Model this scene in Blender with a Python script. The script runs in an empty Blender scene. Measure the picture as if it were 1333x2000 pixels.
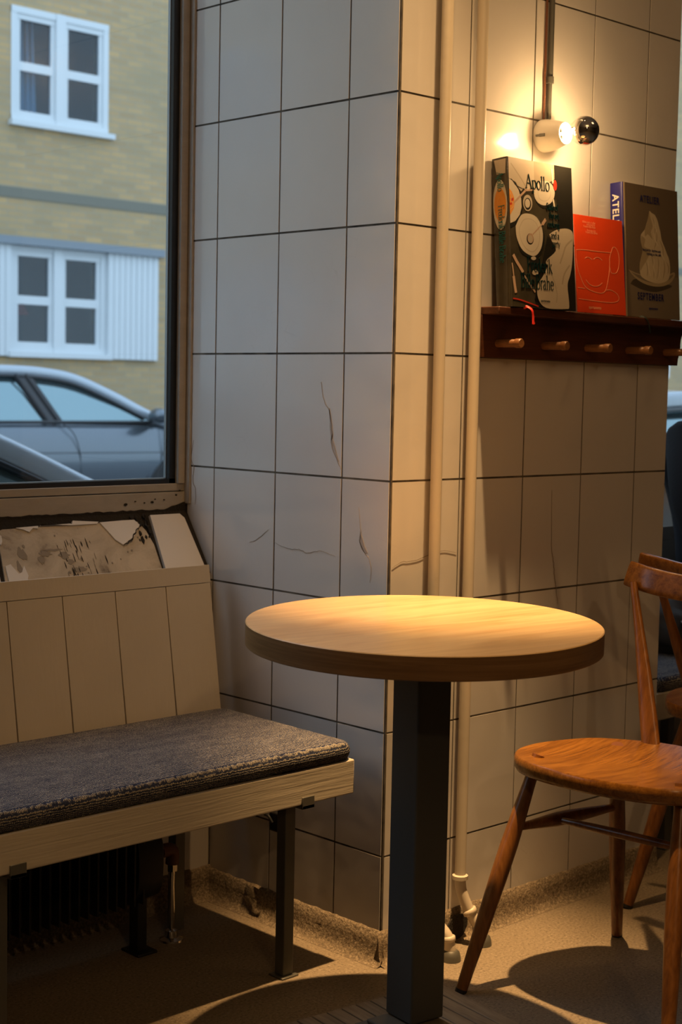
import bpy, bmesh, math, random
from mathutils import Vector, Matrix
random.seed(7)
SC = bpy.context.scene
COL = SC.collection
PI = math.pi
# ------------------------------------------------------------------ camera
cam_d = bpy.data.cameras.new('camera'); cam = bpy.data.objects.new('camera', cam_d); COL.objects.link(cam)
YAW, PIT, ROL = 0.8021330832, -0.0801710520, 0.0199561316
d_ = Vector((math.cos(YAW)*math.cos(PIT), math.sin(YAW)*math.cos(PIT), math.sin(PIT)))
r_ = Vector((math.sin(YAW), -math.cos(YAW), 0)); u_ = r_.cross(d_)
cr, sr = math.cos(ROL), math.sin(ROL)
R_ = cr*r_ + sr*u_; U_ = -sr*r_ + cr*u_
CAM = Vector((-2.18339206, -2.1165622, 1.1685949))
M_ = Matrix((R_, U_, -d_)).transposed().to_4x4(); M_.translation = CAM
cam.matrix_world = M_
cam_d.sensor_fit = 'HORIZONTAL'; cam_d.sensor_width = 24.0; cam_d.lens = 2983.698/1333*24
cam_d.clip_start = .05; cam_d.clip_end = 300
cam_d.dof.use_dof = True; cam_d.dof.focus_distance = 2.85; cam_d.dof.aperture_fstop = 6.5
SC.camera = cam
# ------------------------------------------------------------------ exposure, sky, lights
SC.view_settings.view_transform = 'Standard'; SC.view_settings.look = 'None'
SC.view_settings.gamma = 1; SC.view_settings.use_curve_mapping = False
SC.view_settings.exposure = 0.0
W = bpy.data.worlds.new('sky'); SC.world = W; W.use_nodes = True
wn = W.node_tree.nodes; wl = W.node_tree.links
bg = wn['Background']; tc = wn.new('ShaderNodeTexCoord'); sx = wn.new('ShaderNodeSeparateXYZ'); cr_ = wn.new('ShaderNodeValToRGB')
wl.new(tc.outputs['Generated'], sx.inputs[0]); wl.new(sx.outputs['Z'], cr_.inputs[0]); wl.new(cr_.outputs[0], bg.inputs['Color'])
cr_.color_ramp.elements[0].position = 0.0; cr_.color_ramp.elements[0].color = (.60, .78, .95, 1)
cr_.color_ramp.elements[1].position = 0.7; cr_.color_ramp.elements[1].color = (.60, .79, 1.04, 1)
bg.inputs['Strength'].default_value = 2.0
def lamp(name, kind, loc, energy, color, size=.05, target=None, spot=None, blend=.5, sy=None):
    l = bpy.data.lights.new(name, kind); l.energy = energy; l.color = color
    if kind == 'AREA':
        l.shape = 'RECTANGLE'; l.size = size; l.size_y = sy or size
    else: l.shadow_soft_size = size
    if kind == 'SPOT': l.spot_size = spot; l.spot_blend = blend
    o = bpy.data.objects.new(name, l); COL.objects.link(o); o.location = loc
    if target is not None:
        o.rotation_euler = (Vector(target)-Vector(loc)).to_track_quat('-Z', 'Y').to_euler()
    return o
lamp('table_spotlight', 'SPOT', (-.04, -.37, 3.85), 1150, (1, .60, .26), .03, (.03, -.17, .77), math.radians(19), 1.0)
lamp('floor_fill_spot', 'SPOT', (-.04, -.37, 3.85), 175, (1, .58, .24), .03, (.0, -.25, .3), math.radians(46), 1.0)  # second lamp added at the spotlight's position to light the floor around the table
lamp('room_fill_light', 'AREA', (-1.5, -3.0, 3.9), 10, (1, .60, .27), 1.4, (.2, .2, .5))  # unseen soft fill added for warm ambient light from the room side
lamp('ceiling_fill_point', 'POINT', (-2.6, -4.2, 3.0), 50, (1, .62, .30), .06)  # unseen point light added to brighten the ceiling and glint in the tiles
lamp('bay_fill_light', 'AREA', (1.6, -1.9, 3.9), 6, (1, .60, .27), .8, (1.0, .2, .3))  # unseen soft fill added above the further bay
for nm, x0, x1 in (('window_portal_left', -2.2, -.05), ('window_portal_right', 1.0, 3.2)):
    p = lamp(nm, 'AREA', ((x0+x1)/2, .74, 1.95), 1, (1, 1, 1), x1-x0, ((x0+x1)/2, -3, 1.95), sy=2.0)
    p.data.cycles.is_portal = True
# ------------------------------------------------------------------ helpers
def tag(o, label=None, cat=None, group=None, kind=None):
    if label: o['label'] = label
    if cat: o['category'] = cat
    if group: o['group'] = group
    if kind: o['kind'] = kind
    return o
def thing(name, label, cat, loc=(0, 0, 0), rz=0, group=None):
    o = bpy.data.objects.new(name, None); COL.objects.link(o); o.empty_display_size = .05
    o.location = loc; o.rotation_euler = (0, 0, rz)
    return tag(o, label, cat, group)
def obj(name, bm, mats, parent=None, angle=35, bevel=0, seg=2, loc=None):
    me = bpy.data.meshes.new(name)
    pass
    bmesh.ops.recalc_face_normals(bm, faces=bm.faces)
    bm.to_mesh(me); bm.free()
    for m in (mats if isinstance(mats, (list, tuple)) else [mats]): me.materials.append(m)
    if angle:
        for p in me.polygons: p.use_smooth = True
        me.set_sharp_from_angle(angle=math.radians(angle))
    o = bpy.data.objects.new(name, me); COL.objects.link(o)
    if parent: o.parent = parent
    if loc: o.location = loc
    if bevel:
        b = o.modifiers.new('bevel', 'BEVEL'); b.width = bevel; b.segments = seg; b.limit_method = 'ANGLE'; b.angle_limit = math.radians(40)
    return o
def struct(name, bm, mats, label=None, **k):
    o = obj(name, bm, mats, **k); o['kind'] = 'structure'
    if label: o['label'] = label
    return o
def B(): return bmesh.new()
def box(bm, x0, x1, y0, y1, z0, z1, mat=0, M=None):
    vs = [Vector(p) for p in ((x0,y0,z0),(x1,y0,z0),(x1,y1,z0),(x0,y1,z0),(x0,y0,z1),(x1,y0,z1),(x1,y1,z1),(x0,y1,z1))]
    if M: vs = [M @ v for v in vs]
    v = [bm.verts.new(p) for p in vs]
    for f in ((0,3,2,1),(4,5,6,7),(0,1,5,4),(1,2,6,5),(2,3,7,6),(3,0,4,7)):
        fc = bm.faces.new([v[i] for i in f]); fc.material_index = mat
def catmull(pts, n=6):
    P = [Vector(p) for p in pts]; out = []
    for i in range(len(P)-1):
        p0 = P[max(i-1, 0)]; p1 = P[i]; p2 = P[i+1]; p3 = P[min(i+2, len(P)-1)]
        for k in range(n):
            t = k/n
            out.append(.5*((2*p1)+(-p0+p2)*t+(2*p0-5*p1+4*p2-p3)*t*t+(-p0+3*p1-3*p2+p3)*t**3))
    out.append(P[-1]); return out
def tube(bm, pts, rad, seg=12, mat=0, sq=None, up=None, caps=True, expo=2):
    """sweep a (super)elliptic section; rad: number, list, or list of (a, b)"""
    P = [Vector(p) for p in pts]; n = len(P)
    if not isinstance(rad, (list, tuple)): rad = [rad]*n
    rings = []; ref = Vector(up) if up else None
    prev = None
    for i, p in enumerate(P):
        t = (P[min(i+1, n-1)]-P[max(i-1, 0)]).normalized()
        if ref is not None: a = (ref-ref.dot(t)*t).normalized()
        else:
            if prev is None:
                a = Vector((0, 0, 1)) if abs(t.z) < .9 else Vector((1, 0, 0))
            else: a = prev
            a = (a-a.dot(t)*t).normalized()
        prev = a; b = t.cross(a)
        r = rad[i]; ra, rb = r if isinstance(r, (tuple, list)) else (r, r)
        ring = []
        for k in range(seg):
            th = 2*PI*k/seg; c, s = math.cos(th), math.sin(th)
            c = math.copysign(abs(c)**(2/expo), c); s = math.copysign(abs(s)**(2/expo), s)
            ring.append(bm.verts.new(p+a*(c*ra)+b*(s*rb)))
        rings.append(ring)
    for i in range(n-1):
        for k in range(seg):
            f = bm.faces.new((rings[i][k], rings[i][(k+1) % seg], rings[i+1][(k+1) % seg], rings[i+1][k])); f.material_index = mat
    if caps:
        for r in (list(reversed(rings[0])), rings[-1]):
            f = bm.faces.new(r); f.material_index = mat
def lathe(bm, prof, seg=32, mat=0, M=None, caps=True):
    """prof: (r, z) from one end to the other, about the local z axis, M places it"""
    rings = []
    for r, z in prof:
        if r < 1e-6:
            v = Vector((0, 0, z)); rings.append([bm.verts.new(M @ v if M else v)])
        else:
            rr = []
            for k in range(seg):
                v = Vector((r*math.cos(2*PI*k/seg), r*math.sin(2*PI*k/seg), z)); rr.append(bm.verts.new(M @ v if M else v))
            rings.append(rr)
    for a, b in zip(rings, rings[1:]):
        for k in range(seg):
            k2 = (k+1) % seg
            if len(a) == 1 and len(b) == 1: break
            if len(a) == 1: f = bm.faces.new((a[0], b[k2], b[k]))
            elif len(b) == 1: f = bm.faces.new((a[k], a[k2], b[0]))
            else: f = bm.faces.new((a[k], a[k2], b[k2], b[k]))
            f.material_index = mat
    if caps:
        for r in (rings[0], rings[-1]):
            if len(r) > 2: f = bm.faces.new(r); f.material_index = mat
def poly(bm, pts, fn, th, mat=0):
    """polygon given in 2-D, fn(u, v, w) -> 3-D, thickness th along w"""
    a = [bm.verts.new(fn(u, v, th)) for u, v in pts]; b = [bm.verts.new(fn(u, v, 0)) for u, v in pts]
    f = bm.faces.new(a); f.material_index = mat; f = bm.faces.new(list(reversed(b))); f.material_index = mat
    n = len(pts)
    for i in range(n):
        f = bm.faces.new((b[i], b[(i+1) % n], a[(i+1) % n], a[i])); f.material_index = mat
def ribbon(bm, pts, w, fn, th, mat=0):
    """flat stroke along 2-D pts; w number or function(angle, t)"""
    P = [Vector((p[0], p[1])) for p in pts]; n = len(P); L = []; R = []
    for i, p in enumerate(P):
        t = (P[min(i+1, n-1)]-P[max(i-1, 0)])
        if t.length < 1e-9: t = Vector((1, 0))
        t.normalize(); nn = Vector((-t.y, t.x))
        ww = w(math.atan2(t.y, t.x), i/(n-1)) if callable(w) else w
        L.append(p+nn*ww/2); R.append(p-nn*ww/2)
    va = [bm.verts.new(fn(q.x, q.y, th)) for q in L]; vb = [bm.verts.new(fn(q.x, q.y, th)) for q in R]
    wa = [bm.verts.new(fn(q.x, q.y, 0)) for q in L]; wb = [bm.verts.new(fn(q.x, q.y, 0)) for q in R]
    for i in range(n-1):
        for q in ((va[i], vb[i], vb[i+1], va[i+1]), (va[i], va[i+1], wa[i+1], wa[i]), (vb[i+1], vb[i], wb[i], wb[i+1])):
            f = bm.faces.new(q); f.material_index = mat
def arc(cx, cy, rx, ry, a0, a1, n=10):
    return [(cx+rx*math.cos(math.radians(a0+(a1-a0)*i/n)), cy+ry*math.sin(math.radians(a0+(a1-a0)*i/n))) for i in range(n+1)]
def smooth2(pts, n=5): return [(v.x, v.y) for v in catmull([(p[0], p[1], 0) for p in pts], n)]
def sans(bm, text, size, fn, th, mat=0, align='CENTER', sx=1.0, space=1.0, off=(0, 0), bold=0.0):
    cu = bpy.data.curves.new('t', 'FONT'); cu.body = text; cu.size = size; cu.align_x = align; cu.space_character = space
    cu.resolution_u = 3; cu.offset = bold
    o = bpy.data.objects.new('t', cu); COL.objects.link(o)
    me = o.to_mesh(); vs = [Vector(v.co) for v in me.vertices]; fs = [tuple(p.vertices) for p in me.polygons]
    o.to_mesh_clear(); bpy.data.objects.remove(o); bpy.data.curves.remove(cu)
    V = [bm.verts.new(fn(v.x*sx+off[0], v.y+off[1], th)) for v in vs]
    for f in fs:
        try: q = bm.faces.new([V[i] for i in f]); q.material_index = mat
        except ValueError: pass
# ------------------------------------------------------------------ materials
def mat(name, color=(.5,.5,.5), rough=.5, metal=0, **k):
    m = bpy.data.materials.new(name); m.use_nodes = True; p = m.node_tree.nodes['Principled BSDF']
    p.inputs['Base Color'].default_value = (*color, 1); p.inputs['Roughness'].default_value = rough; p.inputs['Metallic'].default_value = metal
    for a, b in k.items(): p.inputs[a.replace('_', ' ')].default_value = b
    return m
def N(m, t, **k):
    n = m.node_tree.nodes.new(t)
    for a, b in k.items(): setattr(n, a, b)
    return n
def L(m, a, b): m.node_tree.links.new(a, b)
def coords(m, scale=(1,1,1), rot=(0,0,0), src='Object'):
    t = N(m, 'ShaderNodeTexCoord'); mp = N(m, 'ShaderNodeMapping'); L(m, t.outputs[src], mp.inputs[0])
    mp.inputs['Scale'].default_value = scale; mp.inputs['Rotation'].default_value = rot
    return mp.outputs[0]
def noise(m, co, scale, detail=4, rough=.55, dist=0):
    n = N(m, 'ShaderNodeTexNoise'); L(m, co, n.inputs['Vector']); n.inputs['Scale'].default_value = scale
    n.inputs['Detail'].default_value = detail; n.inputs['Roughness'].default_value = rough; n.inputs['Distortion'].default_value = dist
    return n.outputs['Fac']
def ramp(m, fac, stops):
    r = N(m, 'ShaderNodeValToRGB'); L(m, fac, r.inputs[0]); e = r.color_ramp.elements
    while len(e) < len(stops): e.new(.5)
    for i, (p, c) in enumerate(stops): e[i].position = p; e[i].color = (*c, 1) if len(c) == 3 else c
    return r.outputs[0]
def mixc(m, fac, a, b, mode='MIX'):
    n = N(m, 'ShaderNodeMix', data_type='RGBA', blend_type=mode)
    for i, v in ((0, fac), (6, a), (7, b)):
        if hasattr(v, 'links'): L(m, v, n.inputs[i])
        elif i == 0: n.inputs[0].default_value = v
        else: n.inputs[i].default_value = (*v, 1)
    return n.outputs[2]
def bump(m, h, strength=.3, dist=.002, normal=None):
    b = N(m, 'ShaderNodeBump'); L(m, h, b.inputs['Height']); b.inputs['Strength'].default_value = strength; b.inputs['Distance'].default_value = dist
    if normal is not None: L(m, normal, b.inputs['Normal'])
    return b.outputs[0]
def setp(m, name, sock): L(m, sock, m.node_tree.nodes['Principled BSDF'].inputs[name])
def wood(name, c1, c2, c3, scale=(3, 30, 30), rough=.35, bumpv=.15, rot=(0,0,0), fine=1.0):
    m = mat(name, c1, rough); co = coords(m, scale, rot)
    g = noise(m, co, 1.0, 6, .6, 1.5); f = noise(m, coords(m, (scale[0]*2, scale[1]*6, scale[2]*6), rot), 1.0, 3, .5)
    c = ramp(m, g, [(.30, c2), (.48, c1), (.62, c3), (.72, c1)])
    c = mixc(m, .35*fine, c, ramp(m, f, [(.35, tuple(x*.55 for x in c1)), (.6, c3)]), 'MIX')
    setp(m, 'Base Color', c); setp(m, 'Normal', bump(m, f, bumpv, .001))
    return m
def painted(name, c, rough=.5, grain=(2, 60, 60), b=.25, dirt=.12):
    m = mat(name, c, rough); f = noise(m, coords(m, grain), 1.0, 4, .6, .6); d = noise(m, coords(m, (3,3,3)), 1.5, 5, .6)
    setp(m, 'Base Color', mixc(m, dirt, c, ramp(m, d, [(.35, tuple(x*.45 for x in c)), (.6, c)])))
    setp(m, 'Normal', bump(m, f, b, .002)); return m
# ceramic tile: clear glaze over an off-white body, faint crazing, slightly wavy
m_tile = mat('tile_glaze', (.70, .655, .60), .10, 0, Specular_IOR_Level=1.0)
_c = coords(m_tile); _o = N(m_tile, 'ShaderNodeTexVoronoi', feature='DISTANCE_TO_EDGE'); L(m_tile, _c, _o.inputs[0]); _o.inputs['Scale'].default_value = 26
_w = noise(m_tile, _c, 5, 3); _mask = ramp(m_tile, noise(m_tile, _c, 4.0, 3), [(.55, (0,0,0)), (.68, (1,1,1))])
_cr = ramp(m_tile, _o.outputs['Distance'], [(0.0, (1,1,1)), (.012, (0,0,0))])
_f = mixc(m_tile, 1.0, _cr, _mask, 'MULTIPLY')
_base = mixc(m_tile, ramp(m_tile, noise(m_tile, _c, 2.2, 4), [(.3, (0,0,0)), (.7, (1,1,1))]), (.66, .62, .57), (.73, .69, .635))
_mm = N(m_tile, 'ShaderNodeMath', operation='MULTIPLY'); L(m_tile, _f, _mm.inputs[0]); _mm.inputs[1].default_value = .16
setp(m_tile, 'Base Color', mixc(m_tile, _mm.outputs[0], _base, (.30, .25, .20)))
setp(m_tile, 'Normal', bump(m_tile, noise(m_tile, _c, 7, 2), .16, .006))
setp(m_tile, 'Roughness', ramp(m_tile, noise(m_tile, _c, 3, 4), [(.3, (.07,.07,.07)), (.75, (.19,.19,.19))]))
m_grout = mat('grout', (.085, .068, .05), .9); setp(m_grout, 'Base Color', ramp(m_grout, noise(m_grout, coords(m_grout), 22, 4), [(.3, (.03,.024,.018)), (.75, (.17,.14,.10))]))
m_crack = mat('crack', (.30, .245, .18), .9)
m_chip = mat('bare_clay', (.42, .35, .28), .85)
m_plaster = painted('plaster', (.72, .68, .60), .85, (6,6,6), .1)
m_dark = painted('dark_interior', (.16, .13, .10), .8, (3,3,3), .1)
# cement floor with fine aggregate
m_floor = mat('cement_floor', (.3, .24, .17), .62)
_c = coords(m_floor); _s = noise(m_floor, _c, 170, 3, .75); _l = noise(m_floor, _c, 3.5, 5, .6)
_b = ramp(m_floor, _l, [(.3, (.17,.13,.082)), (.7, (.27,.21,.135))])
setp(m_floor, 'Base Color', mixc(m_floor, .7, _b, ramp(m_floor, _s, [(.33, (.03,.022,.014)), (.45, (.20,.155,.10)), (.60, (.25,.195,.13)), (.72, (.50,.41,.29))])))
setp(m_floor, 'Normal', bump(m_floor, _s, .5, .0015)); 
setp(m_floor, 'Roughness', ramp(m_floor, _l, [(.3, (.45,.45,.45)), (.7, (.8,.8,.8))]))
m_skirt = mat('cement_skirting', (.2, .15, .1), .85)
_c = coords(m_skirt); _s = noise(m_skirt, _c, 190, 3, .7)
setp(m_skirt, 'Base Color', mixc(m_skirt, .6, ramp(m_skirt, noise(m_skirt, _c, 7, 5), [(.3, (.12,.085,.05)), (.7, (.27,.20,.125))]), ramp(m_skirt, _s, [(.35, (.05,.04,.025)), (.55, (.25,.19,.12)), (.72, (.5,.42,.28))])))
setp(m_skirt, 'Normal', bump(m_skirt, noise(m_skirt, _c, 60, 5, .7), .9, .006))
# window frame paint, mouldy towards the joints (the stains have their own shape)
m_frame = mat('window_frame_paint', (.42, .35, .26), .5)
_c = coords(m_frame); _n = noise(m_frame, coords(m_frame, (10, 40, 30)), 1, 6, .7, .5)
setp(m_frame, 'Base Color', ramp(m_frame, _n, [(.22, (.10,.07,.04)), (.32, (.36,.325,.27)), (.7, (.44,.40,.34))]))
setp(m_frame, 'Normal', bump(m_frame, noise(m_frame, coords(m_frame, (8, 60, 60)), 1, 4), .25, .002))
m_mould = mat('black_mould', (.018, .014, .010), .95); setp(m_mould, 'Normal', bump(m_mould, noise(m_mould, coords(m_mould), 160, 5), .8, .004))
m_mortar = mat('bare_mortar', (.4, .33, .25), .85)
_c = coords(m_mortar); _n1 = noise(m_mortar, coords(m_mortar, (9, 14, 9)), 1, 6, .65, .6); _n2 = noise(m_mortar, coords(m_mortar, (160, 26, 20)), 1, 4, .7)
_a = ramp(m_mortar, _n1, [(.32, (.15,.12,.09)), (.42, (.40,.34,.26)), (.6, (.52,.45,.35))])
setp(m_mortar, 'Base Color', mixc(m_mortar, ramp(m_mortar, _n2, [(.66, (0,0,0)), (.74, (1,1,1))]), _a, (.10, .075, .055)))
setp(m_mortar, 'Normal', bump(m_mortar, _n1, .4, .004))
m_gasket = mat('black_gasket', (.008, .008, .009), .35)
m_alu = mat('aluminium_strip', (.35, .37, .38), .4, .8)
def glass_mat(name, tint, refl=.08, ior=1.45):
    m = bpy.data.materials.new(name); m.use_nodes = True; nt = m.node_tree; nt.nodes.remove(nt.nodes['Principled BSDF'])
    t = N(m, 'ShaderNodeBsdfTransparent'); t.inputs[0].default_value = (*tint, 1); g = N(m, 'ShaderNodeBsdfGlossy'); g.inputs['Roughness'].default_value = .01
    lw = N(m, 'ShaderNodeLayerWeight'); pw = N(m, 'ShaderNodeMath', operation='POWER'); L(m, lw.outputs['Facing'], pw.inputs[0]); lw.inputs['Blend'].default_value = .5; pw.inputs[1].default_value = 5
    f = N(m, 'ShaderNodeMath', operation='MULTIPLY_ADD'); L(m, pw.outputs[0], f.inputs[0]); f.inputs[1].default_value = .6; f.inputs[2].default_value = refl; mx = N(m, 'ShaderNodeMixShader')
    L(m, f.outputs[0], mx.inputs[0]); L(m, t.outputs[0], mx.inputs[1]); L(m, g.outputs[0], mx.inputs[2]); L(m, mx.outputs[0], nt.nodes['Material Output'].inputs[0])
    return m
m_glass = glass_mat('window_glass', (.95, .97, .97), .02)
m_bulbglass = glass_mat('bulb_glass', (.99, .985, .97), .03)
m_bench = painted('white_bench_paint', (.58, .51, .39), .42, (5, 110, 110), .4, .10)
m_backboard = painted('white_backboard_paint', (.56, .495, .395), .5, (70, 70, 3), .35, .10)
m_steel = mat('grey_steel', (.12, .115, .095), .45, .3)
m_column = mat('grey_column_paint', (.066, .066, .060), .42, .1); setp(m_column, 'Normal', bump(m_column, noise(m_column, coords(m_column), 120, 3), .12, .001))
m_black = mat('black_paint', (.010, .010, .010), .5)
m_pipe = mat('cream_pipe_paint', (.60, .52, .40), .38); setp(m_pipe, 'Normal', bump(m_pipe, noise(m_pipe, coords(m_pipe), 70, 3, .6), .25, .0008))
m_chrome = mat('chrome', (.62, .60, .57), .16, 1)
m_rust = painted('rusty_brass', (.16, .06, .03), .5, (30,30,30), .4)
m_porc = mat('porcelain', (.74, .70, .62), .22, 0)
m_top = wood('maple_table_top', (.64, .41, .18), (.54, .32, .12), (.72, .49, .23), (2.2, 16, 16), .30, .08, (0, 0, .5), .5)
m_rim = wood('maple_rim_shaded', (.22, .115, .042), (.15, .073, .026), (.28, .15, .06), (2, 2, 60), .4, .1, (0,0,0), .6)  # same maple as the top, shade on the rim put into a darker colour
m_chair = wood('chestnut_chair_wood', (.19, .072, .011), (.085, .028, .005), (.27, .11, .018), (4, 40, 40), .24, .12, (0,0,.1), .8)
m_chairleg = wood('chestnut_leg_wood', (.18, .066, .014), (.10, .033, .008), (.25, .096, .021), (40, 40, 5), .30, .15, (0,0,0), .8)
m_tenon = mat('dark_end_grain', (.16, .05, .015), .4)
m_shelf = wood('dark_stained_shelf', (.075, .024, .010), (.04, .012, .006), (.105, .037, .015), (4, 50, 50), .35, .2)
m_peg = wood('peg_wood', (.22, .09, .03), (.14, .055, .018), (.27, .12, .042), (30, 6, 30), .4, .1)
# woven cushion
m_cush = mat('navy_beige_weave', (.1,.1,.12), .95)
_c = coords(m_cush, (1,1,1), (PI/4,0,0)); _w1 = N(m_cush, 'ShaderNodeTexWave', wave_type='BANDS', bands_direction='X'); _w2 = N(m_cush, 'ShaderNodeTexWave', wave_type='BANDS', bands_direction='Y')
for _w in (_w1, _w2):
    L(m_cush, _c, _w.inputs[0]); _w.inputs['Scale'].default_value = 105; _w.inputs['Distortion'].default_value = 4; _w.inputs['Detail'].default_value = 2; _w.inputs['Detail Scale'].default_value = 1.5
_v = noise(m_cush, _c, 190, 3, .8); _l = noise(m_cush, coords(m_cush, (14, 34, 34), (.5,0,0)), 1, 7, .8)
_q = N(m_cush, 'ShaderNodeMath', operation='MULTIPLY'); L(m_cush, _w1.outputs['Fac'], _q.inputs[0]); L(m_cush, _w2.outputs['Fac'], _q.inputs[1])
_q2 = N(m_cush, 'ShaderNodeMath', operation='ADD'); L(m_cush, _q.outputs[0], _q2.inputs[0]); L(m_cush, _l, _q2.inputs[1])
_q3 = N(m_cush, 'ShaderNodeMath', operation='ADD'); L(m_cush, _q2.outputs[0], _q3.inputs[0]); L(m_cush, _v, _q3.inputs[1])
_q4 = N(m_cush, 'ShaderNodeMath', operation='MULTIPLY'); L(m_cush, _q3.outputs[0], _q4.inputs[0]); _q4.inputs[1].default_value = .6
setp(m_cush, 'Base Color', ramp(m_cush, _q4.outputs[0], [(.60, (.006,.010,.032)), (.73, (.030,.040,.080)), (.84, (.17,.155,.14)), (.98, (.52,.45,.33))]))
setp(m_cush, 'Normal', bump(m_cush, _q4.outputs[0], .8, .003))
# ================================================================== STRUCTURE
S = .255; ROWS = [.061]+[1.242+k*S for k in range(-4, 11)]
ACOL = [.003, .141, .348, .555, .653]; BCOL = [.003, .206, .413, .620, .827, .956]
G = .0021
def tiles(bm, cols, rows, place, jit=.0004, depth=.0016, mi=0):
    for a, b in zip(cols, cols[1:]):
        for c, d in zip(rows, rows[1:]):
            t = [random.uniform(-jit, jit) for _ in range(4)]
            P = [(a+G, c+G), (b-G, c+G), (b-G, d-G), (a+G, d-G)]
            f = [bm.verts.new(place(u, v, t[i])) for i, (u, v) in enumerate(P)]
            bk = [bm.verts.new(place(u, v, depth)) for u, v in P]
            q = bm.faces.new(f); q.material_index = mi
            for i in range(4):
                q = bm.faces.new((f[i], bk[i], bk[(i+1) % 4], f[(i+1) % 4])); q.material_index = mi
def crack(bm, pts, fn, w=.0012, mi=2):
    random.seed(len(pts)*7+3)
    P = catmull([(p[0], p[1], 0) for p in pts], 5)
    P = [(p.x+random.uniform(-1, 1)*.0012, p.y+random.uniform(-1, 1)*.0012) for p in P]
    ribbon(bm, P, lambda a, t: w*(.35+.9*math.sin(PI*min(max(t, .03), .97))), fn, .0004, mi)
# wall_left: the side of the pier by the window (normal -X)
bm = B()
tiles(bm, ACOL, ROWS, lambda u, v, w: Vector((w, u, v)))
box(bm, .0013, .02, .0013, .66, 0, 4.0, 1)
fA = lambda u, v, w: Vector((-.0007-w, u, v))
crack(bm, [(.207,1.184),(.197,1.144),(.179,1.12),(.171,1.078),(.173,1.054),(.155,1.021),(.142,1.003)], fA, .0022, 3)
crack(bm, [(.182,1.13),(.176,1.09),(.17,1.06),(.15,1.02)], fA, .0045, 3)
crack(bm, [(.088,.931),(.081,.879),(.083,.86),(.069,.838),(.056,.827),(.05,.802),(.052,.778)], fA, .0013, 3)
poly(bm, [(.083,.882),(.086,.862),(.079,.845),(.066,.836),(.060,.839),(.069,.851),(.076,.868)], fA, .0004, 3)
crack(bm, [(.428,.828),(.401,.838),(.367,.861)], fA, .0011)
crack(bm, [(.348,.837),(.303,.826),(.266,.827),(.237,.822),(.202,.83),(.156,.823)], fA, .0011)
crack(bm, [(.645,1.01),(.628,.985),(.632,.955),(.62,.93),(.622,.90)], fA, .0012)
crack(bm, [(.648,1.0),(.636,1.02),(.63,1.045)], fA, .001)
struct('wall_left', bm, [m_tile, m_grout, m_crack, m_chip], angle=30)
# wall_right: the face of the pier towards the room (normal -Y) and the pier's core
bm = B()
tiles(bm, BCOL, ROWS, lambda u, v, w: Vector((u, w, v)))
box(bm, .0205, .9555, .0013, .70, 0, 4.0, 1)
tiles(bm, [.02, .21, .42, .64], ROWS, lambda u, v, w: Vector((.957-w, u, v)))
fB = lambda u, v, w: Vector((u, -.0007-w, v))
crack(bm, [(.516,.954),(.521,.829),(.53,.789),(.535,.754),(.541,.732),(.55,.695)], fB, .0016)
crack(bm, [(.007,.814),(.034,.823),(.081,.825),(.15,.84),(.2,.833)], fB, .001)
struct('wall_right', bm, [m_tile, m_grout, m_crack, m_chip], angle=30)
# window wall around the two windows
bm = B()
def ledge(bm, x0, x1):
    sec = [(.558, 0), (.568, .745), (.660, .884), (.70, .886), (.74, .86), (.74, -.4), (.558, -.4)]
    poly(bm, [(a, b) for a, b in sec], lambda u, v, w: Vector((x0+w, u, v)), x1-x0)
ledge(bm, -6, .0025); ledge(bm, .953, 6)
for x0, x1 in ((-6, -2.25), (3.3, 6)): box(bm, x0, x1, .66, .74, .886, 4.0)
box(bm, -6, .02, .66, .74, 2.95, 4.0); box(bm, .953, 6, .66, .74, 2.95, 4.0)
struct('wall_window', bm, [m_plaster], angle=30)
def room(name, *b):
    bm = B(); box(bm, *b); struct(name, bm, [m_dark])
room('wall_rear', -6, 6, -7.2, -7.0, -.1, 4.1); room('wall_far_left', -6.2, -6, -7.2, .74, -.1, 4.1); room('wall_far_right', 6, 6.2, -7.2, .74, -.1, 4.1)
bm = B(); box(bm, -6.2, 6.2, -7.2, .74, 4.0, 4.2); struct('ceiling', bm, [m_plaster])
bm = B(); box(bm, -6.2, 6.2, -7.2, .66, -.15, 0); struct('floor', bm, [m_floor])
# sloping ledge under the window: tiles, bare mortar, broken pieces
NS = Vector((0, -.830, .557))
def SL(x, y, w): return Vector((x, y, .897+1.49*(y-.653)))+NS*(w-.0015)
bm = B()
poly(bm, [(-2.2,.648),(-.001,.651),(-.001,.556),(-2.2,.556)], lambda x,y,w: SL(x,y,w-.010), .004, 2)       # mould bed
def slab(pts, th, mi, low=-.006): poly(bm, pts, lambda x,y,w: SL(x,y,low+w), th, mi)
slab([(-.114,.6405),(-.030,.6405),(-.021,.634),(-.016,.556),(-.128,.556)], .0075, 0)
slab([(-.513,.630),(-.497,.633),(-.411,.6335),(-.249,.6345),(-.165,.6345),(-.150,.633),(-.138,.620),(-.130,.60),(-.134,.556),(-.534,.556),(-.520,.60)], .0035, 1)
slab([(-.254,.6345),(-.192,.6355),(-.161,.6355),(-.151,.628),(-.175,.613),(-.214,.602),(-.230,.610),(-.242,.623)], .0062, 0)
slab([(-.465,.6335),(-.410,.6345),(-.414,.631),(-.425,.632),(-.437,.627),(-.450,.631),(-.464,.633)], .006, 0)
slab([(-.520,.585),(-.507,.587),(-.495,.574),(-.486,.576),(-.477,.584),(-.474,.571),(-.486,.558),(-.525,.556)], .006, 0)
slab([(-.512,.627),(-.506,.624),(-.508,.617),(-.514,.612),(-.518,.62)], .006, 0)
slab([(-.405,.6345),(-.330,.6352),(-.326,.634),(-.321,.639),(-.256,.6355),(-.262,.633),(-.33,.633),(-.37,.635),(-.404,.6355)], .006, 0)
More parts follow.
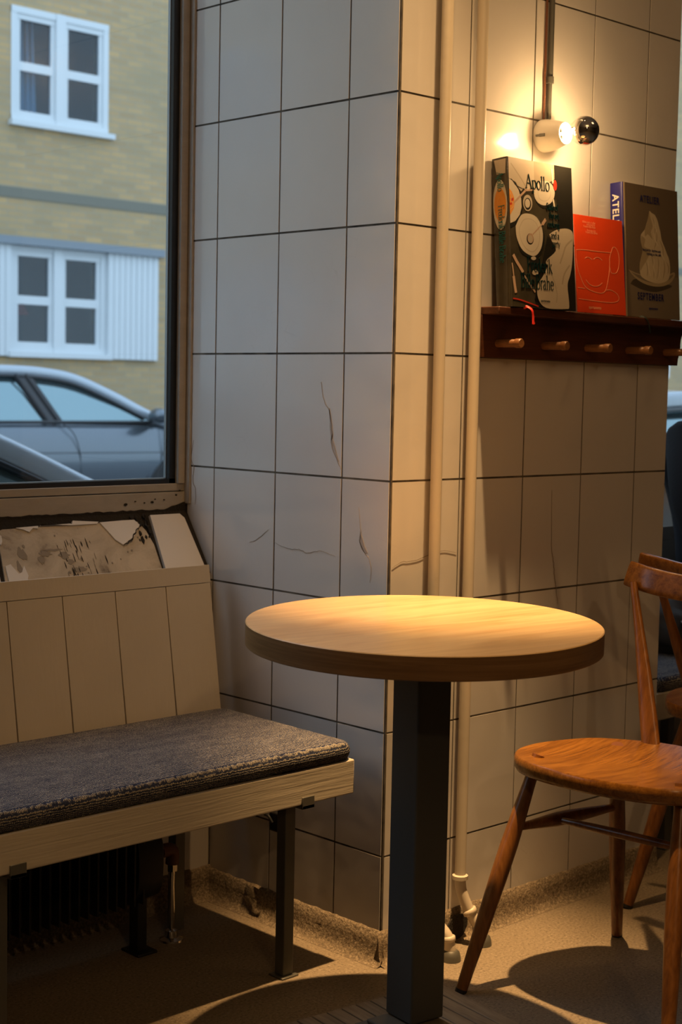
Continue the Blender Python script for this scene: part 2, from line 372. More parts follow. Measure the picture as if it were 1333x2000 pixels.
for k in range(7): slab([(-.524-.21*k,.6405),(-.731-.21*k,.6405),(-.753-.21*k,.556),(-.546-.21*k,.556)], .0075, 0)
random.seed(4)
for k in range(26):   # mould specks by the joint
    u = random.uniform(-.165, -.122); v = random.uniform(.606, .641); r = random.uniform(.0015, .006)
    poly(bm, [(u+r*math.cos(a)*random.uniform(.5, 1.1), v+r*math.sin(a)*random.uniform(.5, 1.1)) for a in [i*PI/4 for i in range(8)]], lambda x,y,w: SL(x,y,-.002+w), .0012, 2)
crack(bm, [(-.150,.627),(-.17,.618),(-.190,.607),(-.214,.601)], lambda x,y,w: SL(x,y,.0005+w), .0016, 2)
random.seed(31)
def smudge(cx, cy, rx, ry, mi=3, n=14, w=-.0023):
    poly(bm, [(cx+rx*math.cos(a)*random.uniform(.55, 1.15), cy+ry*math.sin(a)*random.uniform(.5, 1.15)) for a in [i*2*PI/n for i in range(n)]], lambda x,y,w_: SL(x,y,w+w_), .0004, mi)
for cx, cy, rx, ry in ((-.415,.598,.020,.0045), (-.372,.594,.015,.005), (-.43,.590,.008,.006), (-.395,.602,.03,.002), (-.36,.585,.010,.004), (-.345,.574,.020,.004), (-.47,.60,.012,.010), (-.487,.58,.006,.012)): smudge(cx, cy, rx, ry)
for k in range(44): smudge(random.gauss(-.342, .022), random.uniform(.562, .612), random.uniform(.0006, .0016), random.uniform(.002, .007), 2 if k % 3 else 3, 7, -.0019)
for k in range(14): smudge(random.uniform(-.49, -.15), random.uniform(.565, .63), random.uniform(.0008, .004), random.uniform(.0006, .003), 3, 7, -.0019)
struct('trim_1', bm, [m_tile, m_mortar, m_mould, mat('grey_brown_stain', (.26,.22,.17), .9)], label='sloping tiled ledge under the big window with broken tiles and bare mortar', angle=30)
# tiled foot of the window wall below the bench
bm = B(); tiles(bm, [-2.1, -1.87, -1.65, -1.43, -1.21, -.99, -.77, -.55, -.32, -.097, -.007], [.06, .222, .477, .73], lambda u, v, w: Vector((u, .553+w, v)), mi=0)
tiles(bm, [.96, 1.17, 1.38, 1.6, 1.8, 2.0, 2.2, 2.4], [.06, .222, .477, .73], lambda u, v, w: Vector((u, .553+w, v)), mi=0)
struct('trim_2', bm, [m_tile], label='tiled foot of the wall under the window behind the bench')
def skirting(name, pts, nrm, h=.064, out=.016, label=None):
    bm = B(); a, b = Vector(pts[0]), Vector(pts[1]); n = max(3, int((b-a).length/.012)); nv = Vector(nrm)
    prof = [(0.0, h+.004), (.006, h), (.007, h*.6), (.010, h*.3), (out, .004), (out+.012, .0005)]
    random.seed(11); rows = []
    for i in range(n+1):
        p = a.lerp(b, i/n); top = random.uniform(-.0015, .0015)
        rows.append([bm.verts.new(p+nv*(o+(random.uniform(-.0012, .0012) if 0 < j < 5 else 0))+Vector((0, 0, z+(top if j < 2 else random.uniform(-.001, .001) if j < 5 else 0)))) for j, (o, z) in enumerate(prof)])
    for r, s in zip(rows, rows[1:]):
        for j in range(len(prof)-1): bm.faces.new((r[j], r[j+1], s[j+1], s[j]))
    struct(name, bm, [m_skirt], label=label, angle=60)
skirting('baseboard_left', [(.0, .555, 0), (.0, -.016, 0)], (-1, 0, 0), label='rough cement skirting at the foot of the pier by the bench')
skirting('baseboard_right', [(-.014, .0, 0), (.97, .0, 0)], (0, -1, 0), label='rough cement skirting at the foot of the pier behind the chair')
skirting('baseboard_window', [(-2.2, .553, 0), (0, .553, 0)], (0, -1, 0), h=.07)
# the windows
def window(name, x0, x1, right=True):
    bm = B(); z0, z1 = .885, 2.95
    box(bm, x0, x1, .655, .70, z0, .927); box(bm, x0, x1, .658, .70, .929, .946)                   # bottom rail in two pieces
    for s in (0, 1):
        e = x1 if s == 0 else x0; k = -1 if s == 0 else 1
        box(bm, *sorted((e, e+k*.006)), .638, .70, .9, z1); box(bm, *sorted((e+k*.007, e+k*.026)), .652, .688, .9461, z1)
    box(bm, x0, x1, .655, .70, z1-.04, z1)
    w = struct(name, bm, [m_frame], bevel=.0015)
    bm = B()
    for a, b, c, d in ((x0+.026, x0+.043, .946, z1-.04), (x1-.043, x1-.026, .946, z1-.04), (x0+.026, x1-.026, .946, .957), (x0+.026, x1-.026, z1-.055, z1-.04)):
        box(bm, a, b, .664, .686, c, d)
    obj('black_gasket', bm, m_gasket, w)
    bm = B(); box(bm, x0+.043, x0+.0445, .676, .684, .957, z1-.055); box(bm, x1-.0445, x1-.043, .676, .684, .957, z1-.055); box(bm, x0+.043, x1-.043, .676, .684, .957, .9585)
    obj('spacer_strip', bm, m_alu, w)
    bm = B(); box(bm, x0+.03, x1-.03, .677, .683, .95, z1-.045); obj('glass_pane', bm, m_glass, w, angle=0)
    return w
w1 = window('window_1', -2.24, 0.0); w2 = window('window_2', .96, 3.29)
bm = B(); random.seed(9)      # mould along the bottom rail and in the corner
rib = []
for i in range(60):
    x = -.62+i*.0105
    rib.append(x)
def edge(v): return v+random.uniform(-.003, .003)
poly(bm, [(x, .886+max(0, .003+random.uniform(-.0012, .0018))+(.016*max(0, (x+.06)/.06) if x > -.06 else 0)) for x in rib]+[(0, .915), (0, .880), (-.62, .880)], lambda u, v, w: Vector((u, .6545-w, v)), .002)
for x, z, r in ((-.172,.903,.006),(-.145,.909,.003),(-.12,.905,.003),(-.098,.906,.005),(-.09,.912,.003),(-.065,.91,.003),(-.03,.92,.004),(-.02,.93,.003)):
    poly(bm, [(x+r*math.cos(a)*random.uniform(.6, 1.1), z+r*.6*math.sin(a)*random.uniform(.6, 1.1)) for a in [i*PI/4 for i in range(8)]], lambda u, v, w: Vector((u, .6545-w, v)), .001)
obj('mould_stain', bm, m_mould, w1)
# ================================================================== BENCHES
def rrect(x0, x1, y0, y1, r, n=6):
    o = []
    for cx, cy, a in ((x1-r, y1-r, 0), (x0+r, y1-r, 90), (x0+r, y0+r, 180), (x1-r, y0+r, 270)):
        o += [(cx+r*math.cos(math.radians(a+90*i/n)), cy+r*math.sin(math.radians(a+90*i/n))) for i in range(n+1)]
    return o
def make_bench(x, label):
    t = thing('bench', label, 'bench', (x, .25, 0))
    Lx = -1.95
    bm = B(); box(bm, Lx, 0, -.22, -.178, .358, .428); obj('front_rail', bm, m_bench, t, bevel=.003, loc=(0,0,0))
    bm = B()
    for k in range(4): box(bm, Lx, -.004, -.176+.094*k, -.176+.094*k+.088, .395, .418)
    obj('seat_slats', bm, m_bench, t, bevel=.002)
    bm = B(); k_ = (.501-.45)/(.776-.451)
    def BP(u, v, w): return Vector((u, .2+(v-.451)*k_-w*.988, v+w*.155))
    edges = [-.0, -.124, -.257, -.388, -.518, -.648, -.779, -.91, -1.04, -1.17, -1.3, -1.43, -1.56, -1.69, -1.82, -1.95]
    for a, b in zip(edges, edges[1:]): poly(bm, [(b+.0012, .39), (a-.0012, .39), (a-.0012, .7365), (b+.0012, .7365)], lambda u, v, w: BP(u, v, w-.018), .018)
    poly(bm, [(Lx, .7372), (0, .7372), (0, .776), (Lx, .776)], lambda u, v, w: BP(u, v, w-.018), .0185)
    poly(bm, [(Lx+.001, .395), (-.001, .395), (-.001, .775), (Lx+.001, .775)], lambda u, v, w: BP(u, v, w-.026), .008)
    obj('backrest', bm, m_backboard, t, bevel=.0008, seg=1)
    for lx in (-.135, -.79, -1.445, -1.80):
        bm = B(); box(bm, lx-.013, lx+.013, -.180, -.154, 0.004, .358); box(bm, lx-.022, lx+.022, -.188, -.146, 0, .004)
        f = obj('leg', bm, m_steel, t, bevel=.0015)
        bm = B(); box(bm, lx-.009, lx+.023, -.2235, -.2203, .350, .374); box(bm, lx-.009, lx+.023, -.2235, -.150, .350, .3575); obj('clip', bm, m_steel, f, bevel=.001)
        bm = B(); box(bm, lx-.013, lx+.013, .17, .196, .0, .39); obj('leg', bm, m_steel, t, bevel=.0015)
        bm = B(); box(bm, lx-.010, lx+.010, -.153, .169, .368, .388); obj('cross_bar', bm, m_steel, t)
    return t
def make_cushion(x, label):
    bm = B(); W_, D_ = 1.92, .212; n1, n2 = 60, 22
    # padded slab with rounded plan and a gently domed top
    out = rrect(-W_, -.002, -.222, .193, .024, 6); c = Vector((-.96, -.015))
    prof = [(-.010, 0), (-.004, .002)]+[(-.018*(1-math.cos(math.radians(q))) , .018+.0205*math.sin(math.radians(q))) for q in (-50, -30, -10, 10, 25, 40, 52, 64, 75, 84)]+[(-.024, .0388), (-.035, .0395), (-.06, .0408), (-.09, .0418), (-.14, .0422)]
    rings = []
    for off, z in prof:
        rr = []
        for u, v in out:
            q = Vector((u, v)); 
            # inset towards the long axis
            cx = min(max(q.x, -W_+.20), -.212); cy = -.015
            dd = (Vector((cx, cy))-q); l = dd.length
            p = q+dd*min(1, (-off)/max(l, 1e-6))
            rr.append(bm.verts.new((p.x, p.y, .4285+z+ (.0016*math.sin(p.x*23+p.y*9) if z > .03 else 0))))
        rings.append(rr)
    n = len(out)
    for a, b in zip(rings, rings[1:]):
        for k in range(n): bm.faces.new((a[k], a[(k+1) % n], b[(k+1) % n], b[k]))
    bm.faces.new(rings[0]); bm.faces.new(rings[-1])
    o = obj('bench_cushion', bm, m_cush, None, angle=60, loc=(x, .25, 0)); tag(o, label, 'cushion'); return o
make_bench(-.055, 'white painted wooden bench with planked back, under the large window')
make_cushion(-.055, 'long navy and beige woven cushion on the white bench by the window')
make_bench(2.93, 'white painted bench beyond the pier, mostly hidden behind the chairs at the right edge')
make_cushion(2.93, 'dark bench cushion beneath the seated person at the right edge')
# ================================================================== ROUND TABLE
TC = Vector((-.2495, -.3295, 0)); TR = math.radians(-8)
t = thing('round_table', 'round light wood cafe table on a square grey post', 'table', TC, TR)
bm = B(); R0 = .310
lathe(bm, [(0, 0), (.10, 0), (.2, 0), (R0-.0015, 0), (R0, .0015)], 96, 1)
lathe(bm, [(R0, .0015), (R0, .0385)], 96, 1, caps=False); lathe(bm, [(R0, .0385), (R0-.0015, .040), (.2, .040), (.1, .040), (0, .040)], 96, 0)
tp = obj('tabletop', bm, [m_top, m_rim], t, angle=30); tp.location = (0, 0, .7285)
vd = Vector((math.cos(YAW), math.sin(YAW), 0)); ax = Vector((vd.y, -vd.x, 0))
rot_local = Matrix.Rotation(-TR, 4, 'Z') @ Matrix.Rotation(math.radians(1.0), 4, ax) @ Matrix.Rotation(TR, 4, 'Z')
tp.rotation_euler = rot_local.to_euler()
bm = B(); h = .0367; box(bm, -h, h, -h, h, .066, .7275); obj('post', bm, m_column, t, bevel=.004, seg=3)
bm = B(); box(bm, -.12, .12, -.12, .12, .7215, .7265); obj('top_plate', bm, m_column, t)
m_base = wood('weathered_base_wood', (.26, .20, .13), (.17, .125, .08), (.33, .26, .17), (40, 3, 40), .6, .3)
bm = B()
for i in range(8): box(bm, -.20+.05*i+.0008, -.15+.05*i-.0008, -.2, .175, 0, .020)
for i in range(12): box(bm, -.20+.0333*i+.0012, -.1667+.0333*i-.0012, -.2, .175, .020, .0245)
obj('base_board', bm, m_base, t, bevel=.001, seg=1)
m_cast = painted('base_casting', (.13, .105, .07), .5, (20,20,20), .3)
bm = B()
for i in range(5):
    hh = .135-.019*i
    box(bm, -hh-.02, hh*.55, -hh-.02, hh*.62, .0245+.008*i, .0325+.008*i)
obj('stepped_foot', bm, m_cast, t, bevel=.003)
# ================================================================== CHAIRS
def seat_ring(pts, s, z):
    return [(p[0]*s+(-.035)*(1-s), p[1]*s, z) for p in pts]
HALF = [(-.218,0),(-.214,.06),(-.2,.125),(-.175,.175),(-.14,.203),(-.10,.215),(-.05,.214),(.0,.2),(.045,.18),(.07,.165),(.09,.145),(.108,.115),(.125,.08),(.14,.04),(.145,0)]
def make_chair(name, label, cat, loc, rz, group=None):
    t = thing(name, label, cat, loc, rz, group)
    h2 = smooth2(HALF, 4); out = h2+[(x, -y) for x, y in reversed(h2[1:-1])]
    bm = B(); rings = []
    def dish(x, y, s):
        d = .013*(1-s**2.2)
        d += .005*math.exp(-((x+.0)/.1)**2)*(1-abs(y)/.25)*(1-s**4)
        return d
    spec = [(.93, 'b', .427), (.975, 'b', .430), (.997, 'b', .438), (1.0, 'b', .447), (.997, 't', .4575), (.985, 't', .4605)]
    for s, k, z in spec: rings.append([bm.verts.new(p) for p in seat_ring(out, s, z)])
    for s in (.93, .85, .72, .56, .38, .2):
        rr = []
        for p in seat_ring(out, s, 0): rr.append(bm.verts.new((p[0], p[1], .461-dish(p[0], p[1], s))))
        rings.append(rr)
    n = len(out)
    for a, b in zip(rings, rings[1:]):
        for k in range(n): bm.faces.new((a[k], a[(k+1) % n], b[(k+1) % n], b[k]))
    bm.faces.new(rings[0]); bm.faces.new(rings[-1])
    obj('seat', bm, m_chair, t, angle=50)
    tops = {}; feet = {}
    for nm, tx, ty, fx, fy in (('f', -.124, .157, -.270, .225), ('b', .076, .098, .218, .166)):
        for s in (1, -1):
            T = Vector((tx, ty*s, .4585 if nm == 'f' else .4555)); F = Vector((fx, fy*s, .0)); tops[nm+str(s)] = T; feet[nm+str(s)] = F
            bm = B(); D = F-T
            ks = [(0, .0125), (.05, .0122), (.12, .0125), (.25, .0155), (.38, .0175), (.5, .0175), (.7, .0155), (.9, .0125), (.985, .0118)]
            tube(bm, [T+D*a for a, _ in ks], [r for _, r in ks], 16, 0)
            bm.faces.ensure_lookup_table()
            for f in bm.faces:
                if len(f.verts) > 4 and f.calc_center_median().z > .4: f.material_index = 1
            l = obj('leg', bm, [m_chairleg, m_tenon], t, angle=50)
            bm = B(); tube(bm, [F-D*.016, F], [.0120, .0118], 16); obj('rubber_foot', bm, m_black, l)
    mids = []
    for s in (1, -1):
        a = tops['f'+str(s)].lerp(feet['f'+str(s)], .31); b = tops['b'+str(s)].lerp(feet['b'+str(s)], .31)
        ks = [(.02, .0070), (.12, .0085), (.30, .0125), (.40, .0145), (.52, .0145), (.75, .0110), (.98, .0070)]
        bm = B(); tube(bm, [a.lerp(b, k) for k, _ in ks], [r for _, r in ks], 14); obj('side_stretcher', bm, m_chairleg, t, angle=50); mids.append(a.lerp(b, .40))
    bm = B(); a, b = mids; ks = [(.03, .006), (.25, .0085), (.5, .0095), (.75, .0085), (.97, .006)]
    tube(bm, [a.lerp(b, k) for k, _ in ks], [r for _, r in ks], 12); obj('cross_stretcher', bm, m_chairleg, t, angle=50)
    for s in (1, -1):
        p0 = Vector((.128, .050*s, .452)); p1 = Vector((.190, .140*s, .777))
        lat = Vector((-.25, .95*s, -.2))
        pts = [p0.lerp(p1, k)+Vector((.004, 0, 0))*math.sin(PI*k) for k in (0, .06, .2, .45, .7, .9, 1)]
        rad = [(.0195, .0095), (.0195, .0095), (.0185, .0095), (.0150, .0085), (.0105, .0075), (.0080, .007), (.0075, .0065)]
        bm = B(); tube(bm, pts, rad, 16, up=lat, expo=2.6); obj('back_post', bm, m_chairleg, t, angle=50)
    half = [(.2165, .169, .8195), (.2125, .150, .8160), (.2080, .115, .8100), (.2110, .06, .8025), (.2145, 0, .7990)]
    pts = half+[(x, -y, z) for x, y, z in reversed(half[:-1])]
    P = catmull(pts, 5); n = len(P)
    rad = []
    for i in range(n):
        k = min(i, n-1-i)/ (n-1); f = min(1, (k/.035)) if k < .035 else 1
        rad.append((.0275*(.93+.07*math.sqrt(f)) , .0085*(.55+.45*math.sqrt(f))))
    P = [Vector((p.x, p.y, p.z-.0275)) for p in P]
    bm = B(); tube(bm, P, rad, 20, up=(.22, 0, 1), expo=3.6); obj('top_rail', bm, m_chair, t, angle=50, bevel=.002)
    return t
make_chair('wooden_chair', 'chestnut wooden chair facing the round table, its whole seat in view', 'chair', (.30, -.41, 0), math.radians(5), 'stick-leg wooden chairs')
make_chair('wooden_chair', 'second chestnut chair turned away, back to back with the chair at the round table', 'chair', (.905, -.275, 0), math.radians(186), 'stick-leg wooden chairs')
# ================================================================== PIPES, RADIATOR, SOCKET
def pipe(label, pts, foot):
    t = thing('wall_pipe', label, 'pipe', (pts[0][0], pts[0][1], 0), 0, 'cream pipes down the pier')
    o = Vector((pts[0][0], pts[0][1], 0)); r = .0118
    P = [Vector(p)-o for p in pts]
    bm = B(); tube(bm, [Vector((0, 0, 3.95)), P[0]]+catmull(P, 5)[1:], r, 20); obj('tube', bm, m_pipe, t, angle=60)
    for i, k in ((0, 1.42), (2, 1.34), (3, 1.28)):
        a = P[i]; d = (P[i+1]-P[i]).normalized() if i else Vector((0, 0, -1))
        bm = B(); tube(bm, [a-d*.006, a-d*.004, a+d*.004, a+d*.006], [r*1.05, r*k, r*k, r*1.05], 20); obj('joint_collar', bm, m_pipe, t, angle=60)
    bm = B(); f = Vector(foot)-o; lathe(bm, [(.021, 0), (.020, .010), (.0175, .018), (.013, .022)], 24, 0, Matrix.Translation(f)); obj('floor_ring', bm, m_steel, t)
pipe('cream painted pipe closer to the corner of the pier, its foot behind the table post', [(.101,-.03,.165),(.103,-.033,.125),(.112,-.055,.075),(.121,-.077,.045),(.124,-.083,.0)], (.124,-.083,0))
pipe('cream painted pipe beside the book shelf, bent forward at the floor', [(.207,-.03,.145),(.209,-.033,.115),(.221,-.047,.072),(.235,-.063,.035),(.240,-.067,.0)], (.240,-.067,0))
bm = B(); random.seed(5)
poly(bm, [(.212+.034*math.cos(a)*random.uniform(.75,1.1), .030+.032*math.sin(a)*random.uniform(.7,1.1)) for a in [i*PI/7 for i in range(14)]], lambda u,v,w: Vector((u, -.0175-w, max(v,.001))), .004)
struct('trim_3', bm, [m_mould], label='dark hole in the skirting behind the bent pipe')
t = thing('radiator', 'black low radiator in the shadow under the window bench', 'radiator', (-.30, .385, 0))
bm = B()
for i in range(70): box(bm, -1.6+i*.0225, -1.6+i*.0225+.004, -.045, .045, .112, .262)
box(bm, -1.6, -.03, -.02, .02, .12, .25); obj('fins', bm, m_black, t)
bm = B(); tube(bm, [(-.06,0,.19),(-.035,0,.19),(.0,0,.19),(.008,0,.19)], [(.075,.048),(.078,.05),(.076,.049),(.065,.04)], 28, up=(0,0,1), expo=3); obj('end_cap', bm, m_black, t)
for x in (-.03, -1.5):
    bm = B(); box(bm, x-.012, x+.012, -.02, .01, 0, .15); box(bm, x-.025, x+.025, -.04, .02, 0, .006); obj('leg', bm, m_black, t, bevel=.002)
bm = B(); tube(bm, [(.008,0,.19),(.03,0,.19)], .011, 14); tube(bm, catmull([(.03,0,.197),(.052,0,.197),(.061,.0,.19),(.061,.0,.165)],4), .0145, 16); obj('valve_elbow', bm, m_rust, t)
bm = B(); tube(bm, [(.061,0,.168),(.061,0,.150)], .0115, 6); tube(bm, [(.061,0,.155),(.061,0,.01)], .0068, 16); lathe(bm, [(.026,0),(.025,.004),(.015,.008),(.013,.022),(.007,.026)], 24, 0, Matrix.Translation((.061,0,0))); obj('supply_pipe', bm, m_chrome, t)
t = thing('wall_socket', 'small dark power socket on the tiled pier beneath the bench rail', 'socket', (0, .31, .226))
bm = B(); box(bm, -.011, -.001, -.028, .028, -.022, .022); obj('plate', bm, m_black, t, bevel=.004)
bm = B(); tube(bm, catmull([(-.016,.01,.0),(-.018,.02,.012),(-.017,.03,.014),(-.014,.04,.02),(-.012,.05,.10)],4), .003, 10); obj('cable', bm, m_black, t)
# ================================================================== WALL LAMP
t = thing('wall_lamp', 'porcelain wall lamp holding a lit mirror-crowned bulb above the books', 'lamp', (.447, -.001, 1.721))
MY = Matrix.Rotation(PI/2, 4, 'X')      # local z -> -y
bm = B(); lathe(bm, [(.0345,0),(.0350,.004),(.0340,.016),(.0315,.030),(.0275,.045),(.0245,.055),(.0238,.059),(.0225,.061),(.0200,.060),(.0180,.056),(.0165,.040),(.0160,.030),(0,.030)], 48, 0, MY, caps=False)
obj('porcelain_holder', bm, m_porc, t, angle=50)
bm = B(); tube(bm, [(-.0345,-.008,-.004),(-.0335,-.020,-.004)], .0025, 10); tube(bm, [(-.0338,-.017,-.004),(-.0325,-.030,-.004)], .0034, 8); obj('side_screw', bm, m_steel, t)
bc, br = .111, .0305
bm = B(); pr = [(.0125,.045),(.0125,.056),(.0140,.066),(.0175,.078),(.0225,.091)]+[(br*math.cos(math.radians(a)), bc+br*math.sin(math.radians(a))) for a in range(-30, -5, 6)]
lathe(bm, pr, 48, 0, MY, caps=False); g = obj('bulb_glass', bm, m_bulbglass, t, angle=80)
bm = B(); lathe(bm, [(br*math.cos(math.radians(a)), bc+br*math.sin(math.radians(a))) for a in range(-6, 91, 6)], 48, 0, MY, caps=False)
m_mirror = mat('mirror_crown', (.88, .86, .82), .03, 1); obj('mirror_crown', bm, m_mirror, g, angle=80)
m_fil = bpy.data.materials.new('filament'); m_fil.use_nodes = True; p_ = m_fil.node_tree.nodes['Principled BSDF']; p_.inputs['Emission Color'].default_value = (1, .66, .32, 1); p_.inputs['Emission Strength'].default_value = 60
bm = B(); tube(bm, catmull([(-.008,-.079,-.004),(-.005,-.084,.005),(0,-.086,.007),(.005,-.084,.005),(.008,-.079,-.004)],5), .0022, 8); tube(bm, [(0,-.05,0),(0,-.076,0)], .0035, 8); obj('filament', bm, m_fil, g)
lp = lamp('wall_bulb_light', 'POINT', (.447, -.090, 1.721), 4.2, (1, .62, .28), .012); lp.parent = None
bm = B(); lathe(bm, [(.0125,.034),(.0125,.048)], 24, 0, MY); obj('bulb_cap', bm, m_chrome, g)
t = thing('conduit', 'thin metal conduit running up the tiles from the wall lamp', 'conduit', (.4555, -.008, 1.755))
bm = B(); tube(bm, [(0,0,-.004),(0,0,.085)], .0048, 14); tube(bm, [(0,0,.085),(0,0,2.2)], .0062, 14); obj('tube', bm, m_steel, t)
bm = B(); tube(bm, [(0,0,.078),(0,0,.092)], .0085, 14); obj('coupling', bm, m_steel, t)
bm = B(); tube(bm, [(-.0125,.004,-.004),(-.0125,.004,.07),(-.014,.004,.09),(-.0125,.004,.11),(-.0125,.004,2.2)], .0026, 8); obj('cable', bm, m_rust, t)
# ================================================================== SHELF
t = thing('coat_rack_shelf', 'dark stained shelf with five round wooden pegs below the books', 'shelf', (.24, 0, 1.241))
bm = B(); box(bm, 0, .80, -.066, -.0015, .088, .104); obj('shelf_board', bm, m_shelf, t, bevel=.002)
bm = B(); pp = [(0, 0), (.720, 0), (.722, .016), (.728, .028), (.730, .045)]+[(.730+.034*(1-math.cos(math.radians(a))), .052+.036*math.sin(math.radians(a))) for a in range(0, 91, 15)]+[(0, .088)]
poly(bm, pp, lambda u, v, w: Vector((u, -.0015-w, v)), .019); obj('peg_board', bm, m_shelf, t, bevel=.0015)
for x in (.291, .445, .599, .754, .905):
    bm = B(); tube(bm, [(x-.24,-.0205,.03),(x-.24,-.068,.03),(x-.24,-.069,.03),(x-.24,-.071,.03),(x-.24,-.072,.03),(x-.24,-.084,.03),(x-.24,-.086,.03)], [.0083,.0086,.0078,.0078,.0098,.0098,.0085], 20)
    obj('peg', bm, m_peg, t, angle=40)
# ================================================================== BOOKS
def gw(a, t): return None
def serif_glyphs():
    # x advance, strokes: list of (points, kind) kind: 'n' modulated, 't' thin, 'k' thick, 's' serif
    o = lambda cx, r=.22, a0=0, a1=360: (arc(cx, .31, r, .31, a0, a1, 22), 'n')
    st = lambda x, a, b: ([(x, a), (x, b)], 'k'); sf = lambda x, y, w=.11: ([(x-w, y), (x+w, y)], 's')
    fl = lambda x, y: ([(x-.11, y-.05), (x, y)], 't')
    G_ = {}
    G_['A'] = (.74, [([(.03,0),(.35,1)],'t'), ([(.35,1),(.67,0)],'k'), ([(.15,.36),(.55,.36)],'t'), sf(.04,.0,.10), sf(.67,0,.11)])
    G_['B'] = (.66, [st(.14,0,1), sf(.12,0), sf(.12,1), (smooth2([(.14,1),(.38,.99),(.50,.77),(.36,.55),(.16,.54)]),'n'), (smooth2([(.16,.54),(.42,.53),(.57,.28),(.42,.02),(.14,0)]),'n')])
    G_['F'] = (.58, [st(.14,0,1), sf(.14,0), sf(.12,1), ([(.14,.985),(.52,.985)],'t'), ([(.52,1.0),(.53,.80)],'t'), ([(.14,.53),(.42,.53)],'t'), ([(.42,.62),(.42,.44)],'t')])
    G_['S'] = (.52, [(smooth2([(.42,.80),(.37,.97),(.22,1.0),(.08,.85),(.12,.64),(.32,.48),(.44,.28),(.34,.04),(.18,0),(.06,.10),(.05,.22)]),'n')])
    G_['a'] = (.50, [(smooth2([(.08,.50),(.16,.61),(.28,.60),(.34,.48)]),'n'), st(.34,.50,.06), (smooth2([(.34,.08),(.40,0),(.47,.04)]),'t'), (smooth2([(.34,.38),(.14,.30),(.06,.15),(.14,.01),(.26,.03),(.34,.14)]),'n')])
    G_['b'] = (.56, [st(.12,.03,1), fl(.12,1), (arc(.29,.31,.21,.31,140,-140,20),'n')])
    G_['c'] = (.46, [(arc(.28,.31,.22,.31,50,310,18),'n')])
    G_['d'] = (.58, [o(.26,.21), st(.44,0,1), fl(.44,1), sf(.49,0,.05)])
    G_['e'] = (.49, [(arc(.27,.31,.21,.31,5,320,20),'n'), ([(.08,.35),(.47,.35)],'t')])
    G_['f'] = (.33, [(smooth2([(.40,.93),(.33,1.0),(.22,.97),(.15,.82),(.14,.6)]),'n'), st(.14,0,.75), sf(.14,0), ([(.02,.60),(.30,.60)],'t')])
    G_['g'] = (.52, [(arc(.24,.40,.17,.21,0,360,16),'n'), (smooth2([(.16,.22),(.08,.12),(.18,.03),(.40,0),(.46,-.13),(.30,-.28),(.10,-.25),(.05,-.12),(.14,-.02)]),'n'), ([(.38,.55),(.50,.60)],'t')])
    G_['h'] = (.60, [st(.12,0,1), fl(.12,1), sf(.12,0,.09), (smooth2([(.12,.44),(.26,.60),(.38,.60),(.45,.45),(.45,0)]),'n'), sf(.45,0,.09)])
    G_['i'] = (.28, [st(.14,0,.61), fl(.14,.61), sf(.14,0,.09), ([(.14,.80),(.14,.89)],'k')])
    G_['k'] = (.58, [st(.12,0,1), fl(.12,1), sf(.12,0,.09), ([(.12,.26),(.42,.61)],'t'), ([(.22,.38),(.50,0)],'k'), sf(.40,.61,.09), sf(.50,0,.08)])
    G_['l'] = (.28, [st(.13,0,1), fl(.13,1), sf(.13,0,.10)])
    G_['n'] = (.60, [st(.12,0,.60), fl(.12,.61), sf(.12,0,.09), (smooth2([(.12,.44),(.26,.60),(.38,.60),(.45,.45),(.45,0)]),'n'), sf(.45,0,.09)])
    G_['o'] = (.54, [o(.27)])
    G_['p'] = (.58, [st(.12,-.28,.60), fl(.12,.61), sf(.12,-.28,.10), (arc(.31,.31,.21,.31,140,-140,20),'n')])
    G_['r'] = (.40, [st(.12,0,.60), fl(.12,.61), sf(.12,0,.09), (smooth2([(.12,.42),(.22,.58),(.31,.62),(.38,.56)]),'n')])
    G_['t'] = (.34, [(smooth2([(.15,.80),(.15,.4),(.16,.08),(.24,0),(.33,.06)]),'n'), ([(.03,.60),(.30,.60)],'t')])
    G_['y'] = (.54, [([(.06,.60),(.27,.02)],'k'), (smooth2([(.48,.60),(.27,.02),(.18,-.22),(.05,-.26)]),'t'), sf(.07,.60,.08), sf(.47,.60,.07)])
    G_['-'] = (.30, [([(.05,.30),(.25,.30)],'k')]); G_[' '] = (.26, [])
    return G_
SG = serif_glyphs()
def serif(bm, text, size, fn, th, mi, x=0, y=0, sx=.72, w=1.0, align='L'):
    adv = sum(SG[c][0] for c in text)*size*sx
    if align == 'C': x -= adv/2
    for c in text:
        a, ss = SG[c]
        for i, (pts, kind) in enumerate(ss):
            P = [(x+p[0]*size*sx, y+p[1]*size) for p in pts]
            if kind == 'k': ww = .072*size*w
            elif kind in 'ts': ww = .034*size*w
            else: ww = (lambda an, t, s_=size*w: s_*(.026+.050*abs(math.sin(an))**1.6))
            ribbon(bm, P, ww, fn, th+i*.00001, mi)
        x += a*size*sx
    return x
m_pap1 = mat('dark_cover', (.062,.052,.033), .22, 0, Coat_Weight=.3); setp(m_pap1, 'Base Color', ramp(m_pap1, noise(m_pap1, coords(m_pap1), 14, 4), [(.3, (.028,.024,.015)), (.7, (.065,.054,.034))]))
m_lin = mat('printed_linen', (.44,.37,.28), .3); m_lin2 = mat('printed_linen_shade', (.33,.27,.19), .3)
m_plate = mat('printed_plate', (.50,.44,.35), .28); m_plate2 = mat('printed_plate_rim', (.40,.34,.26), .3)
m_ink = mat('teal_foil', (.004,.034,.037), .3, .35); m_noodle = mat('printed_noodles', (.60,.24,.04), .3); m_red = mat('printed_red', (.42,.03,.015), .3)
m_blk = mat('printed_black', (.015,.014,.011), .28); m_pages = mat('page_block', (.62,.56,.45), .8); m_pink = mat('printed_cutlery', (.40,.27,.19), .3)
